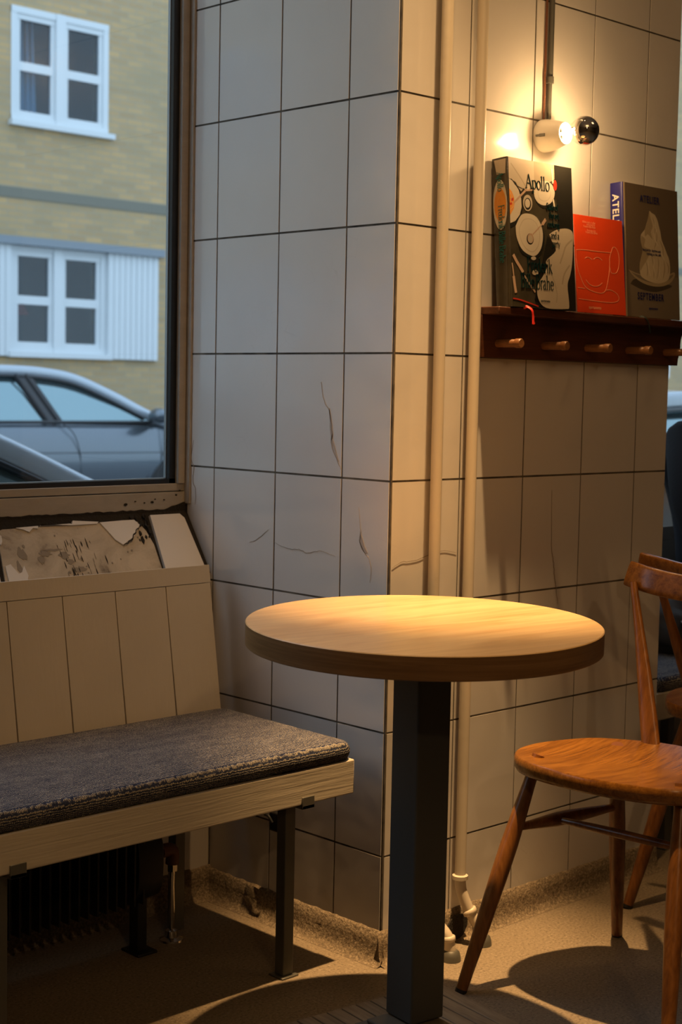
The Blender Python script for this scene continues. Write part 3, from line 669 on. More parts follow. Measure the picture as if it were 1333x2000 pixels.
m_orange = mat('orange_cover', (.74,.060,.010), .42); m_line = mat('pale_orange_line', (.86,.38,.20), .5)
m_tan = mat('brown_grey_cover', (.135,.098,.060), .5); m_tan2 = mat('cover_tabletop', (.17,.13,.085), .5); m_navy = mat('navy_cloth', (.016,.014,.16), .38); m_navyink = mat('navy_ink', (.012,.014,.085), .45)
m_cream = mat('printed_meringue', (.50,.41,.27), .5); m_creamd = mat('printed_meringue_shade', (.33,.255,.15), .5); m_white = mat('white_ink', (.75,.72,.62), .5)
def book_block(t, Wd, Hd, Td, cover, spine_mat, r=.0):
    bm = B(); box(bm, .002, Wd-.002, .0025, Td-.0025, .003, Hd-.003); obj('pages', bm, m_pages, t)
    bm = B(); box(bm, 0, Wd, 0, .0022, 0, Hd); c = obj('front_cover', bm, cover, t, bevel=.0006)
    bm = B(); box(bm, 0, Wd, Td-.0022, Td, 0, Hd); obj('back_cover', bm, cover, t, bevel=.0006)
    bm = B(); tube(bm, [(.0, Td/2, 0), (.0, Td/2, Hd)], [(.0042, Td/2)]*2, 20, up=(1,0,0), expo=3.2); s = obj('spine', bm, spine_mat, t, angle=50)
    return c, s
# --- first book
t = thing('cookbook', 'thick dark cookbook titled Apollo with plates on its cover, leftmost on the shelf', 'book', (.279, -.0695, 1.3465), 0, None)
t.rotation_euler = (-math.radians(4.6), 0, 0)
BW, BH, BT = .213, .309, .042
cov, spi = book_block(t, BW, BH, BT, m_pap1, m_pap1)
def C1(X, Y):
    top = 150+(X-300)*.207; bot = 1893+(X-300)*.075
    u = (X-300)/(1063-300); u = u*(1+.10*(1-u)*-1) if 0 else u
    return (u*BW, (1-(Y-top)/(bot-top))*BH)
fc = lambda u, v, w: Vector((min(max(u, .0004), BW-.0004), -.0002-w, min(max(v, .0004), BH-.0004)))
def pic(name, mats, items):
    bm = B()
    for k, (mi, kind, a, *r) in enumerate(items):
        th = .0001+.000012*k
        if kind == 'p': poly(bm, [C1(*q) for q in a], fc, th, mi)
        elif kind == 's': poly(bm, smooth2([C1(*q) for q in a]+[C1(*a[0])], 4)[:-1], fc, th, mi)
        elif kind == 'r': ribbon(bm, smooth2([C1(*q) for q in a], 4), r[0], fc, th, mi)
        elif kind == 'e':
            cx, cy, rx, ry, a0, a1 = r; poly(bm, [C1(*q) for q in arc(cx, cy, rx, ry, a0, a1, 28)], fc, th, mi)
    o = obj(name, bm, mats, cov, angle=0); return o
ML = [m_lin, m_lin2, m_plate, m_plate2, m_blk, m_noodle, m_red, m_pink, m_ink]
pic('cover_picture', ML, [
 (4,'p',[(850,262),(1062,306),(1075,1950),(840,1925),(820,1500),(870,900)]),
 (0,'p',[(301,151),(600,212),(600,545),(492,548),(470,520),(440,560),(380,470),(301,400)]),
 (1,'r',[(330,230),(400,340),(450,420),(492,500)],.0030),
 (1,'p',[(600,212),(845,262),(845,430),(600,560)]),
 (4,'e',None,730,615,128,150,0,360),(2,'e',None,718,585,126,142,0,360),(3,'e',None,716,590,80,92,0,360),(2,'e',None,716,588,74,86,0,360),
 (4,'p',[(301,400),(380,450),(445,600),(455,760),(420,880),(370,945),(301,980)]),
 (2,'p',[(301,405),(350,440),(410,540),(437,640),(440,740),(415,830),(360,900),(301,925)]),
 (5,'p',[(301,520),(330,560),(352,620),(360,690),(345,760),(301,835)]),(6,'p',[(315,640),(350,630),(345,665),(318,670)]),(6,'p',[(303,690),(330,685),(325,712),(303,715)]),(2,'r',[(305,560),(330,610),(320,660),(345,700)],.0009),(2,'r',[(303,770),(335,740),(350,700)],.0009),
 (7,'r',[(350,690),(420,620),(490,552)],.0045),(4,'r',[(325,410),(350,440),(385,490),(460,530)],.0018),(7,'r',[(495,548),(595,545)],.004),
 (3,'e',None,512,695,55,95,0,360),(4,'e',None,512,705,40,70,0,360),(2,'e',None,510,700,30,52,0,360),
 (4,'s',[(380,900),(520,850),(650,930),(700,1080),(680,1230),(600,1335),(470,1310),(390,1200)]),
 (2,'s',[(362,960),(430,835),(520,818),(610,860),(665,960),(682,1080),(655,1220),(585,1305),(500,1290),(420,1220),(370,1090)]),
 (3,'s',[(400,985),(450,890),(530,875),(600,920),(640,1010),(645,1100),(620,1200),(565,1262),(500,1250),(440,1180),(405,1080)]),
 (2,'s',[(406,990),(455,898),(530,884),(596,926),(632,1010),(637,1100),(613,1195),(562,1252),(504,1240),(447,1175),(411,1080)]),
 (4,'e',None,528,1112,42,66,0,360),(7,'e',None,532,1104,36,58,0,360),(3,'e',None,530,1112,26,44,0,360),(7,'r',[(560,1060),(620,1000),(690,930)],.0030),(7,'r',[(680,945),(722,888)],.0070),
 (4,'p',[(740,1075),(860,1280),(700,1400),(590,1700),(575,1880),(700,1915),(620,1890),(560,1800)]),
 (0,'s',[(760,1062),(850,1012),(980,1000),(1052,1052),(1048,1200),(1032,1400),(1000,1540),(965,1650),(978,1890),(930,1922),(690,1908),(600,1800),(598,1650),(665,1550),(722,1440),(712,1365),(832,1252),(792,1150)]),
 (1,'r',[(1040,1130),(960,1200),(920,1300),(880,1400)],.0040),(1,'r',[(1000,1420),(930,1520),(900,1640)],.0040),(1,'r',[(740,1450),(800,1600),(830,1750),(820,1850)],.0022),
 (7,'r',[(322,1290),(360,1370),(400,1440),(432,1498)],.0075),(4,'r',[(430,1500),(450,1540)],.0060),(7,'r',[(445,1535),(500,1630),(568,1728)],.0040),
 (7,'r',[(305,1385),(312,1440),(322,1560)],.0032),(7,'r',[(318,1540),(330,1660),(340,1735)],.0075),
 (4,'e',None,572,1395,52,88,0,360),(3,'e',None,560,1335,30,22,0,360),(0,'e',None,575,1500,38,30,0,360),
 (2,'r',[(815,310),(820,400),(826,480)],.0055),(6,'e',None,850,500,22,60,0,360),(2,'r',[(822,660),(832,745)],.0050),
 (6,'r',[(303,1800),(400,1820),(600,1893)],.0028)])
bm = B()
def put(text, X, Y, sz, w=1.0, sx=.72):
    u, v = C1(X, Y); serif(bm, text, sz, fc, .0011, 0, u, v, sx, w)
put('Apollo', 498, 515, .0290, 1.0, .92); obj('cover_title', bm, m_ink, cov, angle=0); bm = B()
for s_, X, Y in (('State-of', 735, 775), ('the-art', 762, 875), ('cooking', 740, 975), ('and a', 778, 1105), ('party', 790, 1200)): put(s_, X, Y, .0145, 1.0, .80)
obj('cover_subtitle', bm, m_ink, cov, angle=0); bm = B()
put('Frederik', 480, 1480, .0300, 1.0, .74); put('Bille Brahe', 400, 1670, .0300, 1.0, .74); obj('author_name', bm, m_ink, cov, angle=0); bm = B()
u, v = C1(628, 1838); sans(bm, 'apartamento', .0072, lambda a, b, w: fc(a+u, b+v, w), .0012, 0, 'LEFT', .85, bold=.0002)
obj('publisher_name', bm, m_ink, cov, angle=0)
bm = B()   # spine: title running down
fs = lambda a, b, w: Vector((-.00435-w, .0325-b, BH-a))
poly(bm, [(.052+.052*math.cos(q), .0155+.019*math.sin(q)) for q in [i*PI/12 for i in range(24)]], lambda a, b, w: Vector((-.0043-w, .0365-b, BH-.045-a)), .0001, 1)
poly(bm, [(.052+.034*math.cos(q), .0155+.016*math.sin(q)) for q in [i*PI/12 for i in range(24)]], lambda a, b, w: Vector((-.0043-w, .0365-b, BH-.045-a)), .0002, 2)
poly(bm, [(0,.004),(.03,.010),(.03,.033),(0,.036)], lambda a, b, w: Vector((-.0043-w, .038-b, BH-.004-a)), .00008, 3)
serif(bm, 'Apollo', .0165, fs, .0004, 0, .030, .006, .80, 1.2); serif(bm, 'Frederik Bille Brahe', .0165, fs, .0004, 0, .098, .006, .80, 1.2)
obj('spine_title', bm, [mat('bright_teal_foil', (.03,.20,.19), .25, .5), m_plate, m_noodle, m_lin], spi, angle=0)
bm = B(); P = catmull([(.040,.004,-.0005),(.043,-.004,.0010),(.047,-.012,-.006),(.050,-.0125,-.018),(.049,-.013,-.030)], 6)
tube(bm, P, [(.0004, .0035)]*len(P), 8, up=(0,-1,.2))
random.seed(3)
for k in range(7):
    e = P[-1]+Vector(((k-3)*.0009, 0, .001)); tube(bm, [e, e+Vector(((k-3)*.0006, -.001, -.006-random.random()*.003))], .0004, 5)
obj('ribbon_bookmark', bm, mat('red_ribbon', (.72,.030,.018), .5), t)
# --- orange booklet
t = thing('booklet', 'bright orange booklet with a smiling cup drawn in thin lines', 'book', (.508, -.0640, 1.3465), 0); t.rotation_euler = (-math.radians(5.5), 0, 0)
OW, OH = .176, .213
bm = B(); box(bm, 0, OW, 0, .0032, 0, OH); bk = obj('cover', bm, m_orange, t, bevel=.0004)
def C2(X, Y):
    top = 452+(X-104)*.06; bot = 1412+(X-117)*.022
    return ((X-110)/(582-110)*OW, (1-(Y-top)/(bot-top))*OH)
fo = lambda u, v, w: Vector((max(u, .0005), -.0001-w, v))
bm = B()
for pts in ([(112,803),(200,797),(300,803),(455,806)], [(112,803),(112,900),(125,1000),(150,1080),(180,1150),(230,1190),(330,1215),(375,1195),(400,1140),(425,1020),(437,930),(440,860),(458,800)],
            [(458,800),(475,755),(500,750),(525,790),(535,870),(525,950),(500,1000),(470,1010),(447,1000),(440,960)], [(192,885),(215,868),(240,872),(265,890)], [(280,885),(305,865),(335,866),(362,888)],
            [(195,1090),(225,1130),(275,1150),(320,1140),(355,1110)], [(114,1173),(180,1178)], [(385,1180),(440,1178),(490,1205),(513,1240),(508,1275),(470,1295),(400,1301),(250,1292),(118,1281)]):
    ribbon(bm, smooth2([C2(*q) for q in pts], 6), .00115, fo, .0003, 0)
u, v = C2(212, 1372); sans(bm, 'apartamento', .0095, lambda a, b, w: fo(a+u, b+v, w), .0003, 0, 'LEFT', .92, bold=.0002)
for i, (s_, X, Y) in enumerate((('All the kinds of coffee', 185, 530), ('and a toast by', 225, 553), ('Frederik Bille Brahe', 195, 574), ('Illustrations by', 225, 610), ('Frederik Bille Brahe', 212, 630))):
    u, v = C2(X, Y); sans(bm, s_, .0068, lambda a, b, w: fo(a+u, b+v, w), .0003, 0, 'LEFT', .78)
obj('cover_drawing', bm, m_line, bk, angle=0)
# --- third book
t = thing('cookbook', 'tall brown and navy cookbook titled Atelier September with a meringue on its cover', 'book', (.697, -.0540, 1.3465), 0); t.rotation_euler = (-math.radians(3.9), 0, 0)
TW, TH, TT = .216, .303, .035
cov3, spi3 = book_block(t, TW, TH, TT, m_tan, m_navy)
def C3(X, Y):
    top = 113+(X-605)*.20; bot = 1455+(X-610)*.083
    return (.006+(X-605)/(1150-605)*(TW-.006), (1-(Y-top)/(bot-top))*TH)
f3 = lambda u, v, w: Vector((min(max(u, .0003), TW-.0003), -.0002-w, min(max(v, .0004), TH-.0004)))
bm = B(); k = 0
def P3(pts, mi, sm=True):
    global k; k += 1
    q = [C3(*a) for a in pts]
    if sm: q = smooth2(q+[q[0]], 4)[:-1]
    poly(bm, q, f3, .0001+.000012*k, mi)
P3([(612,1010),(1150,1080),(1155,1500),(610,1453)], 0, False)
P3([(640,1130),(760,1190),(900,1215),(1040,1180),(1060,1150),(900,1130),(700,1080)], 5)
P3([(622,985),(680,1060),(760,1120),(860,1155),(960,1160),(1050,1130),(1100,1070),(1105,1030),(1080,1025),(1000,1060),(860,1070),(720,1030)], 2)
P3([(650,1010),(720,1070),(830,1115),(960,1125),(1050,1090),(1085,1045),(1000,1070),(860,1075),(720,1040)], 0)
P3([(850,405),(875,430),(905,450),(930,500),(945,560),(960,620),(972,700),(1000,770),(1025,840),(1045,890),(1055,970),(1050,1050),(1020,1105),(930,1130),(840,1110),(780,1080),(745,1040),(740,930),(765,850),(770,780),(755,700),(760,640),(800,590),(825,540),(838,470)], 1)
P3([(850,405),(858,470),(880,560),(860,620),(875,690),(830,640),(800,660),(800,590),(838,470)], 2)
P3([(760,650),(800,690),(790,760),(850,800),(820,880),(770,960),(745,1000),(740,930),(770,800),(755,700)], 2)
for a, b in (((880,470),(900,640)), ((920,600),(890,790)), ((950,700),(985,860)), ((860,850),(880,1080)), ((930,870),(910,1090)), ((990,900),(975,1090)), ((800,900),(810,1060)), ((1020,920),(1030,1040))):
    k += 1; m_ = ((a[0]+b[0])/2+14, (a[1]+b[1])/2); ribbon(bm, smooth2([C3(*a), C3(*m_), C3(*b)], 4), lambda an, t: .0008+.0030*math.sin(PI*t), f3, .0001+.000012*k, 2)
for a, b in (((905,480),(930,640)), ((890,620),(935,760)), ((960,780),(1000,900)), ((890,880),(900,1060)), ((830,900),(850,1060)), ((950,920),(950,1080))):
    k += 1; m_ = ((a[0]+b[0])/2-12, (a[1]+b[1])/2); ribbon(bm, smooth2([C3(*a), C3(*m_), C3(*b)], 4), lambda an, t: .0006+.0024*math.sin(PI*t), f3, .0001+.000012*k, 4)
for s_, X, Y, sz, sp in (('ATELIER', 752, 312, .0225, 1.22), ('SEPTEMBER', 708, 1283, .0225, 1.20)):
    u, v = C3(X, Y); sans(bm, s_, sz, lambda a, b, w: f3(a+u, b+v, w), .0008, 3, 'LEFT', .80, sp, bold=.0006)
for s_, X, Y in (('Recipes for daytime and', 768, 800), ('cooking at the cafe', 810, 842)):
    u, v = C3(X, Y); sans(bm, s_, .0085, lambda a, b, w: f3(a+u, b+v, w), .0008, 3, 'LEFT', .88, bold=.0002)
u, v = C3(822, 1386); sans(bm, 'apartamento', .0078, lambda a, b, w: f3(a+u, b+v, w), .0008, 3, 'LEFT', .9, bold=.0003)
m_hi = mat('printed_meringue_light', (.60,.51,.36), .5)
obj('cover_picture', bm, [m_tan2, m_cream, m_creamd, m_navyink, m_hi, mat('printed_shadow', (.055,.04,.026), .5)], cov3, angle=0)
bm = B(); sans(bm, 'ATELIER SEPTEMBER', .0245, lambda a, b, w: Vector((-.0044-w, .0265-b, TH-.026-a)), .0002, 0, 'LEFT', .95, 1.12, bold=.0006)
obj('spine_title', bm, m_white, spi3, angle=0)
bm = B(); box(bm, .0002, .006, -.0006, .0, .0, TH); obj('cover_hinge', bm, mat('pale_paper_edge', (.42,.32,.2), .5), cov3)
bm = B(); P = catmull([(.052,.004,-.0005),(.056,-.008,.0008),(.061,-.015,-.006),(.068,-.0155,-.020),(.071,-.016,-.036)], 6); tube(bm, P, [(.0004, .0026)]*len(P), 8, up=(0,-1,.2))
obj('ribbon_bookmark', bm, mat('dark_green_ribbon', (.008,.016,.012), .6), t)
# ================================================================== PERSON on the far bench (only a sliver is in view)
m_skin = mat('skin', (.48,.27,.18), .5, 0, Subsurface_Weight=.05); m_knit = mat('black_sweater', (.010,.011,.014), .9); setp(m_knit, 'Normal', bump(m_knit, noise(m_knit, coords(m_knit), 150, 3), .3, .002))
m_jean = mat('dark_trousers', (.020,.024,.035), .9); m_hair = mat('brown_hair', (.05,.03,.018), .6)
def skin(name, J, E, R, material, parent, sub=2, root=0):
    me = bpy.data.meshes.new(name); me.from_pydata([tuple(j) for j in J], E, []); me.materials.append(material)
    o = bpy.data.objects.new(name, me); COL.objects.link(o); o.parent = parent
    md = o.modifiers.new('skin', 'SKIN'); md.use_smooth_shade = True
    sv = me.skin_vertices[0].data if me.skin_vertices else None
    if sv is None:
        return o
    for i, v in enumerate(sv): v.radius = R[i] if isinstance(R[i], tuple) else (R[i], R[i]); v.use_root = (i == root)
    s = o.modifiers.new('sub', 'SUBSURF'); s.levels = sub; s.render_levels = sub
    return o
def ensure_skin(me):
    if not me.skin_vertices:
        bm = bmesh.new(); bm.from_mesh(me); bm.verts.layers.skin.verify(); bm.to_mesh(me); bm.free()
def skin2(name, J, E, R, material, parent, sub=2, root=0):
    me = bpy.data.meshes.new(name); me.from_pydata([tuple(j) for j in J], E, []); me.materials.append(material); ensure_skin(me)
    o = bpy.data.objects.new(name, me); COL.objects.link(o); o.parent = parent
    for i, v in enumerate(me.skin_vertices[0].data): v.radius = R[i] if isinstance(R[i], tuple) else (R[i], R[i]); v.use_root = (i == root)
    md = o.modifiers.new('skin', 'SKIN'); md.use_smooth_shade = True
    s = o.modifiers.new('sub', 'SUBSURF'); s.levels = sub; s.render_levels = sub
    return o
t = thing('person', 'person in a black sweater sitting on the far bench, cut off by the right edge', 'person', (1.735, .25, .01))
# local: facing -Y; pelvis above the cushion
J = [(0,.06,.565),(0,.07,.70),(0,.08,.84),(0,.075,.98),(0,.07,1.09),(0,.055,1.15),(0,.04,1.22),(0,.03,1.30)]
E_ = [(i, i+1) for i in range(7)]; R = [(.15,.11),(.145,.105),(.155,.105),(.165,.10),(.08,.07),(.052,.052),(.075,.09),(.065,.08)]
def limb(a, js, rs):
    for j, r in zip(js, rs):
        J.append(j); R.append(r); E_.append((a, len(J)-1)); a = len(J)-1
    return a
hands = []
for s in (-1, 1):
    w = limb(3, [(s*.185,.07,1.035),(s*.235,.02,.88),(s*.245,-.03,.755),(s*.20,-.13,.79),(s*.13,-.23,.845)], [.062,.050,.042,.036,.026])
    hands.append((s, w))
    limb(0, [(s*.10,.02,.545),(s*.13,-.17,.535),(s*.14,-.36,.52),(s*.14,-.37,.30),(s*.14,-.36,.10),(s*.14,-.40,.045),(s*.145,-.50,.035)], [.095,.082,.06,.055,.04,.038,.03])
    palm = limb(w, [(s*.115,-.265,.86),(s*.095,-.30,.875)], [(.024,.016),(.030,.014)])
    for q, (dx, ln) in enumerate(((-.022,.85),(-.008,1.0),(.008,.95),(.021,.75))):
        b = Vector((s*(.093+dx*.6), -.318, .878+dx*.4)); limb(palm, [tuple(b), tuple(b+Vector((-s*.018, -.022, .004))*ln), tuple(b+Vector((-s*.042, -.026, -.012))*ln)], [.0085,.0078,.0066])
    limb(w, [(s*.108,-.262,.884),(s*.085,-.285,.90),(s*.068,-.30,.898)], [.0105,.009,.0078])
skin2('body', J, E_, R, m_skin, t)
J = [(0,.06,.56),(0,.07,.70),(0,.08,.84),(0,.075,.98),(0,.072,1.075)]; E_ = [(i, i+1) for i in range(4)]; R = [(.175,.125),(.172,.122),(.18,.125),(.185,.12),(.10,.085)]
for s in (-1, 1): limb(3, [(s*.19,.07,1.03),(s*.245,.02,.875),(s*.255,-.035,.745),(s*.205,-.135,.785),(s*.145,-.215,.836)], [.078,.066,.060,.050,.038])
skin2('sweater', J, E_, R, m_knit, t)
J = [(0,.06,.56)]; E_ = []; R = [(.165,.12)]
for s in (-1, 1): limb(0, [(s*.10,.02,.548),(s*.13,-.17,.540),(s*.14,-.36,.525),(s*.14,-.37,.30),(s*.14,-.36,.12)], [.105,.092,.072,.066,.055])
skin2('trousers', J, E_, R, m_jean, t)
for s in (-1, 1): skin2('shoe', [(s*.14,-.34,.05),(s*.14,-.42,.045),(s*.145,-.53,.036)], [(0,1),(1,2)], [(.045,.048),(.044,.042),(.034,.034)], m_black, t)
bm = B(); bmesh.ops.create_uvsphere(bm, u_segments=24, v_segments=16, radius=1)
for v in bm.verts:
    c = v.co; back = max(0, c.y); v.co = Vector((c.x*.090, .045+c.y*.112, 1.325+c.z*.115))
dl = [v for v in bm.verts if v.co.y < -.03 and v.co.z < 1.37]
bmesh.ops.delete(bm, geom=dl, context='VERTS'); h = obj('hair', bm, m_hair, t); so = h.modifiers.new('s', 'SOLIDIFY'); so.thickness = .02
for nm, bx in (('nose', [(0,-.075,1.30),(0,-.092,1.275),(0,-.082,1.262)]),):
    bm = B(); tube(bm, catmull(bx, 4), [.006+.0012*i for i in range(9)], 12); obj(nm, bm, m_skin, t)
bm = B(); tube(bm, catmull([(-.022,-.066,1.235),(0,-.073,1.232),(.022,-.066,1.235)], 4), .0042, 8); obj('mouth', bm, mat('lips', (.38,.13,.10), .5), t)
for s in (-1, 1):
    bm = B(); bmesh.ops.create_uvsphere(bm, u_segments=12, v_segments=8, radius=.011); bmesh.ops.translate(bm, verts=bm.verts, vec=(s*.030,-.062,1.305)); obj('eye', bm, mat('eye', (.5,.48,.45), .2), t)
    bm = B(); tube(bm, catmull([(s*.078,.02,1.315),(s*.088,.03,1.30),(s*.080,.022,1.265)], 3), .008, 8); obj('ear', bm, m_skin, t)
t = thing('cup', 'white paper cup in the hands of the person at the right edge', 'cup', (1.70, -.085, .845))
bm = B(); lathe(bm, [(.0,0),(.027,0),(.036,.095),(.034,.095),(.026,.004),(0,.004)], 28, 0, Matrix.Translation((0,0,0))); obj('cup_wall', bm, m_white, t)
# bundled coat beside the person
m_coat = mat('dark_grey_coat', (.045,.040,.035), .9); m_brown = mat('brown_leather', (.16,.085,.04), .5)
random.seed(21); bm = B(); bmesh.ops.create_icosphere(bm, subdivisions=4, radius=1)
from mathutils import noise as mnoise
for v in bm.verts:
    n = v.co.normalized(); f = 1+.22*mnoise.noise(n*2.1)+.12*mnoise.noise(n*5.3)
    v.co = Vector((n.x*.105*f, n.y*.14*f, max(-.0, .075+n.z*.085*f)))
t = thing('bundled_coat', 'dark bundled coat on the far bench, seen between the backs of the two chairs', 'coat', (1.375, .235, .466)); obj('cloth', bm, m_coat, t, angle=180)
bm = B(); P = catmull([(-.10,-.09,.10),(-.06,-.13,.135),(.0,-.14,.13),(.05,-.12,.10)], 6); tube(bm, P, [(.006,.013)]*len(P), 12, up=(0,0,1)); obj('leather_strap', bm, m_brown, t)
# ================================================================== STREET
def pave(name, c1, c2, *b):
    m = mat(name+'_surface', c1, .7); setp(m, 'Base Color', ramp(m, noise(m, coords(m), 2.5, 6), [(.3, c1), (.7, c2)])); bm = B(); box(bm, *b)
    if name == 'ground_street':
        bm.verts.ensure_lookup_table()
        for v in bm.verts:
            if v.co.z > -.2 and v.co.y < 3: v.co.z = -.24
    struct(name, bm, [m])
pave('ground_street', (.10,.10,.105), (.14,.14,.145), -45, 45, 2.0, 10.65, -.4, -.10)
pave('ground_near_pavement', (.24,.24,.24), (.32,.32,.31), -45, 45, .74, 1.97, -.4, .0)
pave('ground_far_pavement', (.24,.24,.24), (.32,.32,.31), -45, 45, 10.65, 13.4, -.4, .0)
m_brick = mat('yellow_brick', (.36,.27,.12), .9)
_c = coords(m_brick); _bt = N(m_brick, 'ShaderNodeTexBrick'); _mp = N(m_brick, 'ShaderNodeMapping'); _mp.inputs['Rotation'].default_value = (PI/2, 0, 0); L(m_brick, _c, _mp.inputs[0]); L(m_brick, _mp.outputs[0], _bt.inputs[0])
_bt.inputs['Scale'].default_value = 1; _bt.inputs['Brick Width'].default_value = .24; _bt.inputs['Row Height'].default_value = .07; _bt.inputs['Mortar Size'].default_value = .008
_bt.inputs['Color1'].default_value = (.56,.37,.17,1); _bt.inputs['Color2'].default_value = (.42,.29,.15,1); _bt.inputs['Mortar'].default_value = (.38,.32,.22,1)
_n = noise(m_brick, coords(m_brick, (.7,.7,1.6)), 1.6, 6, .65)
setp(m_brick, 'Base Color', mixc(m_brick, ramp(m_brick, _n, [(.38, (0,0,0)), (.66, (.6,.6,.6))]), _bt.outputs[0], (.33,.275,.17)))
m_wpaint = mat('white_window_paint', (.64,.68,.70), .5); m_lead = mat('zinc_flashing', (.22,.25,.28), .5, .3); m_winpane = glass_mat('house_glass', (.62,.72,.80), .05)
m_inside = mat('dim_room', (.13,.115,.10), .9); m_curt = mat('gauze_curtain', (.55,.62,.66), .8)
b = thing('building', 'yellow brick apartment house across the street with white framed windows', 'building', (8.1, 13.4, 0))
def W8(x): return x-8.1
FY = 0.0
wins = []      # (x0, x1, z0, z1)
for k in range(-6, 7):
    dx = 3.75*k
    wins += [(7.42+dx, 8.77+dx, 4.15, 5.47), (7.40+dx, 8.755+dx, 1.50, 2.78)]
    wins.append((7.42+dx, 8.77+dx, 6.80, 8.10))
def holed(bm, x0, x1, z0, z1, holes, y0, y1):
    xs = sorted({x0, x1, *[h[0] for h in holes], *[h[1] for h in holes]}); zs = sorted({z0, z1, *[h[2] for h in holes], *[h[3] for h in holes]})
    for a, c in zip(xs, xs[1:]):
        run = None
        for e, f in list(zip(zs, zs[1:]))+[(None, None)]:
            inside = e is None or any(h[0] <= (a+c)/2 <= h[1] and h[2] <= (e+f)/2 <= h[3] for h in holes)
            if inside:
                if run: box(bm, a, c, y0, y1, run[0], run[1]); run = None
            else: run = (run[0], f) if run else (e, f)
H_ = [(W8(a), W8(c), z0, z1) for a, c, z0, z1 in wins]
bm = B(); holed(bm, -27, 27, 0, 9.6, H_, 0, .3); obj('brick_wall', bm, m_brick, b)
bm = B(); box(bm, -27, 27, .95, 1.05, 0, 9.6); box(bm, -27, 27, .3, 1.0, 5.9, 6.0); box(bm, -27, 27, .3, 1.0, 3.5, 3.6); obj('rooms', bm, m_inside, b)
bm = B(); box(bm, -27, 27, -.012, 0, 3.30, 3.42); obj('string_course', bm, mat('grey_brick_band', (.20,.19,.15), .9), b)
for i, (x0, x1, z0, z1) in enumerate(H_):
    low = z0 < 2; bm = B(); w = .075; y0, y1 = -.015, .06
    box(bm, x0, x1, y0, y1, z0, z0+w+.02); box(bm, x0, x1, y0, y1, z1-w, z1); box(bm, x0, x0+w, y0+.004, y1-.004, z0+.01, z1-.01); box(bm, x1-w, x1, y0+.004, y1-.004, z0+.01, z1-.01)
    xm = (x0+x1)/2-.0; box(bm, xm-.075, xm+.055, y0-.01, y1, z0, z1)
    zt = z0+(z1-z0)*.50
    for a, c in ((x0+w, xm-.075), (xm+.055, x1-w)):
        box(bm, a, c, y0+.02, y1, zt-.055, zt+.045)
        for q in ((a, a+.05, z0+w, z1-w), (c-.05, c, z0+w, z1-w), (a, c, z0+w, z0+w+.07), (a, c, z1-w-.06, z1-w)): box(bm, q[0]-.004, q[1]+.004, y0+(.024 if q[1]-q[0] < .06 else .016), y1-(.008 if q[1]-q[0] < .06 else .012), q[2]-.004, q[3]+.004)
    box(bm, x0-.03, x1+.06, -.08, .02, z0-.03, z0+.03)
    f = obj('window_frame', bm, m_wpaint, b, angle=0)
    bm = B(); box(bm, x0+.05, x1-.05, .035, .042, z0+.05, z1-.05); obj('pane', bm, m_winpane, f, angle=0)
    if low:
        for a, c in ((x0-.72, x0-.0), (x1+.0, x1+.76)):
            bm = B(); n = 9
            for j in range(n): box(bm, a+(c-a)*j/n+.004, a+(c-a)*(j+1)/n-.004, -.06, -.02, z0-.02, z1-.02)
            box(bm, a, c, -.022, -.012, z0-.02, z1-.02); obj('shutter', bm, m_wpaint, b, angle=0)
        bm = B(); box(bm, x0-.76, x1+.82, -.12, .0, z1-.02, z1+.07); obj('flashing', bm, m_lead, b, angle=0)
    else:
        bm = B(); tube(bm, [(x0+.08+.028*j, .12+.02*(j % 2), z1-.08) for j in range(12)], .004, 6)
        pts = [(x0+.06+.035*j, .10+.03*(j % 2)) for j in range(11)]
        for j, ((a, c), (e, g_)) in enumerate(zip(pts, pts[1:])):
            v = [bm.verts.new(p) for p in ((a, c, z0+.06), (e, g_, z0+.06), (e-.06*(j % 2), g_, z1-.08), (a, c, z1-.08))]; bm.faces.new(v)
        c_ = obj('curtain', bm, m_curt, f)
bm = B(); box(bm, -27, 27, -.4, 5, 9.6, 9.9); obj('roof', bm, m_lead, b, angle=0)
t = thing('pendant_lamp', 'small red lamp hanging behind the lower window across the street', 'lamp', (7.72, 13.70, 1.98))
bm = B(); lathe(bm, [(.015,.20),(.03,.18),(.10,.04),(.12,0)], 24, 0, None, caps=False); obj('lamp_shade', bm, mat('red_enamel', (.75,.10,.05), .4), t)
bm = B(); tube(bm, [(0,0,.19),(0,0,1.5)], .006, 6); obj('cord', bm, m_black, t)
# ------------------------------------------------------------------ cars (nose towards local +X, street level at local z 0)
m_rubber = mat('tyre_rubber', (.02,.02,.02), .8); m_cglass = mat('car_glass', (.22,.31,.33), .05, .75); m_trim = mat('black_car_trim', (.015,.017,.02), .3); m_lamp = mat('headlamp', (.6,.62,.65), .1, .4)
m_railp = mat('pale_rail', (.42,.47,.52), .3, .4)
def loft(bm, st, mi):
    rows = []
    for pts in st: rows.append([bm.verts.new(p) for p in pts])
    for a, b_ in zip(rows, rows[1:]):
        for i in range(len(a)-1):
            f = bm.faces.new((a[i], b_[i], b_[i+1], a[i+1])); f.material_index = mi(f) if callable(mi) else mi
    for r in (rows[0], rows[-1]):
        try: bm.faces.new(r)
        except ValueError: pass
def interp(tab, x):
    for (a, v), (b_, w) in zip(tab, tab[1:]):
        if a <= x <= b_:
            k = (x-a)/(b_-a); return tuple(p+(q-p)*k for p, q in zip(v, w)) if isinstance(v, tuple) else v+(w-v)*k
    return tab[0][1] if x < tab[0][0] else tab[-1][1]
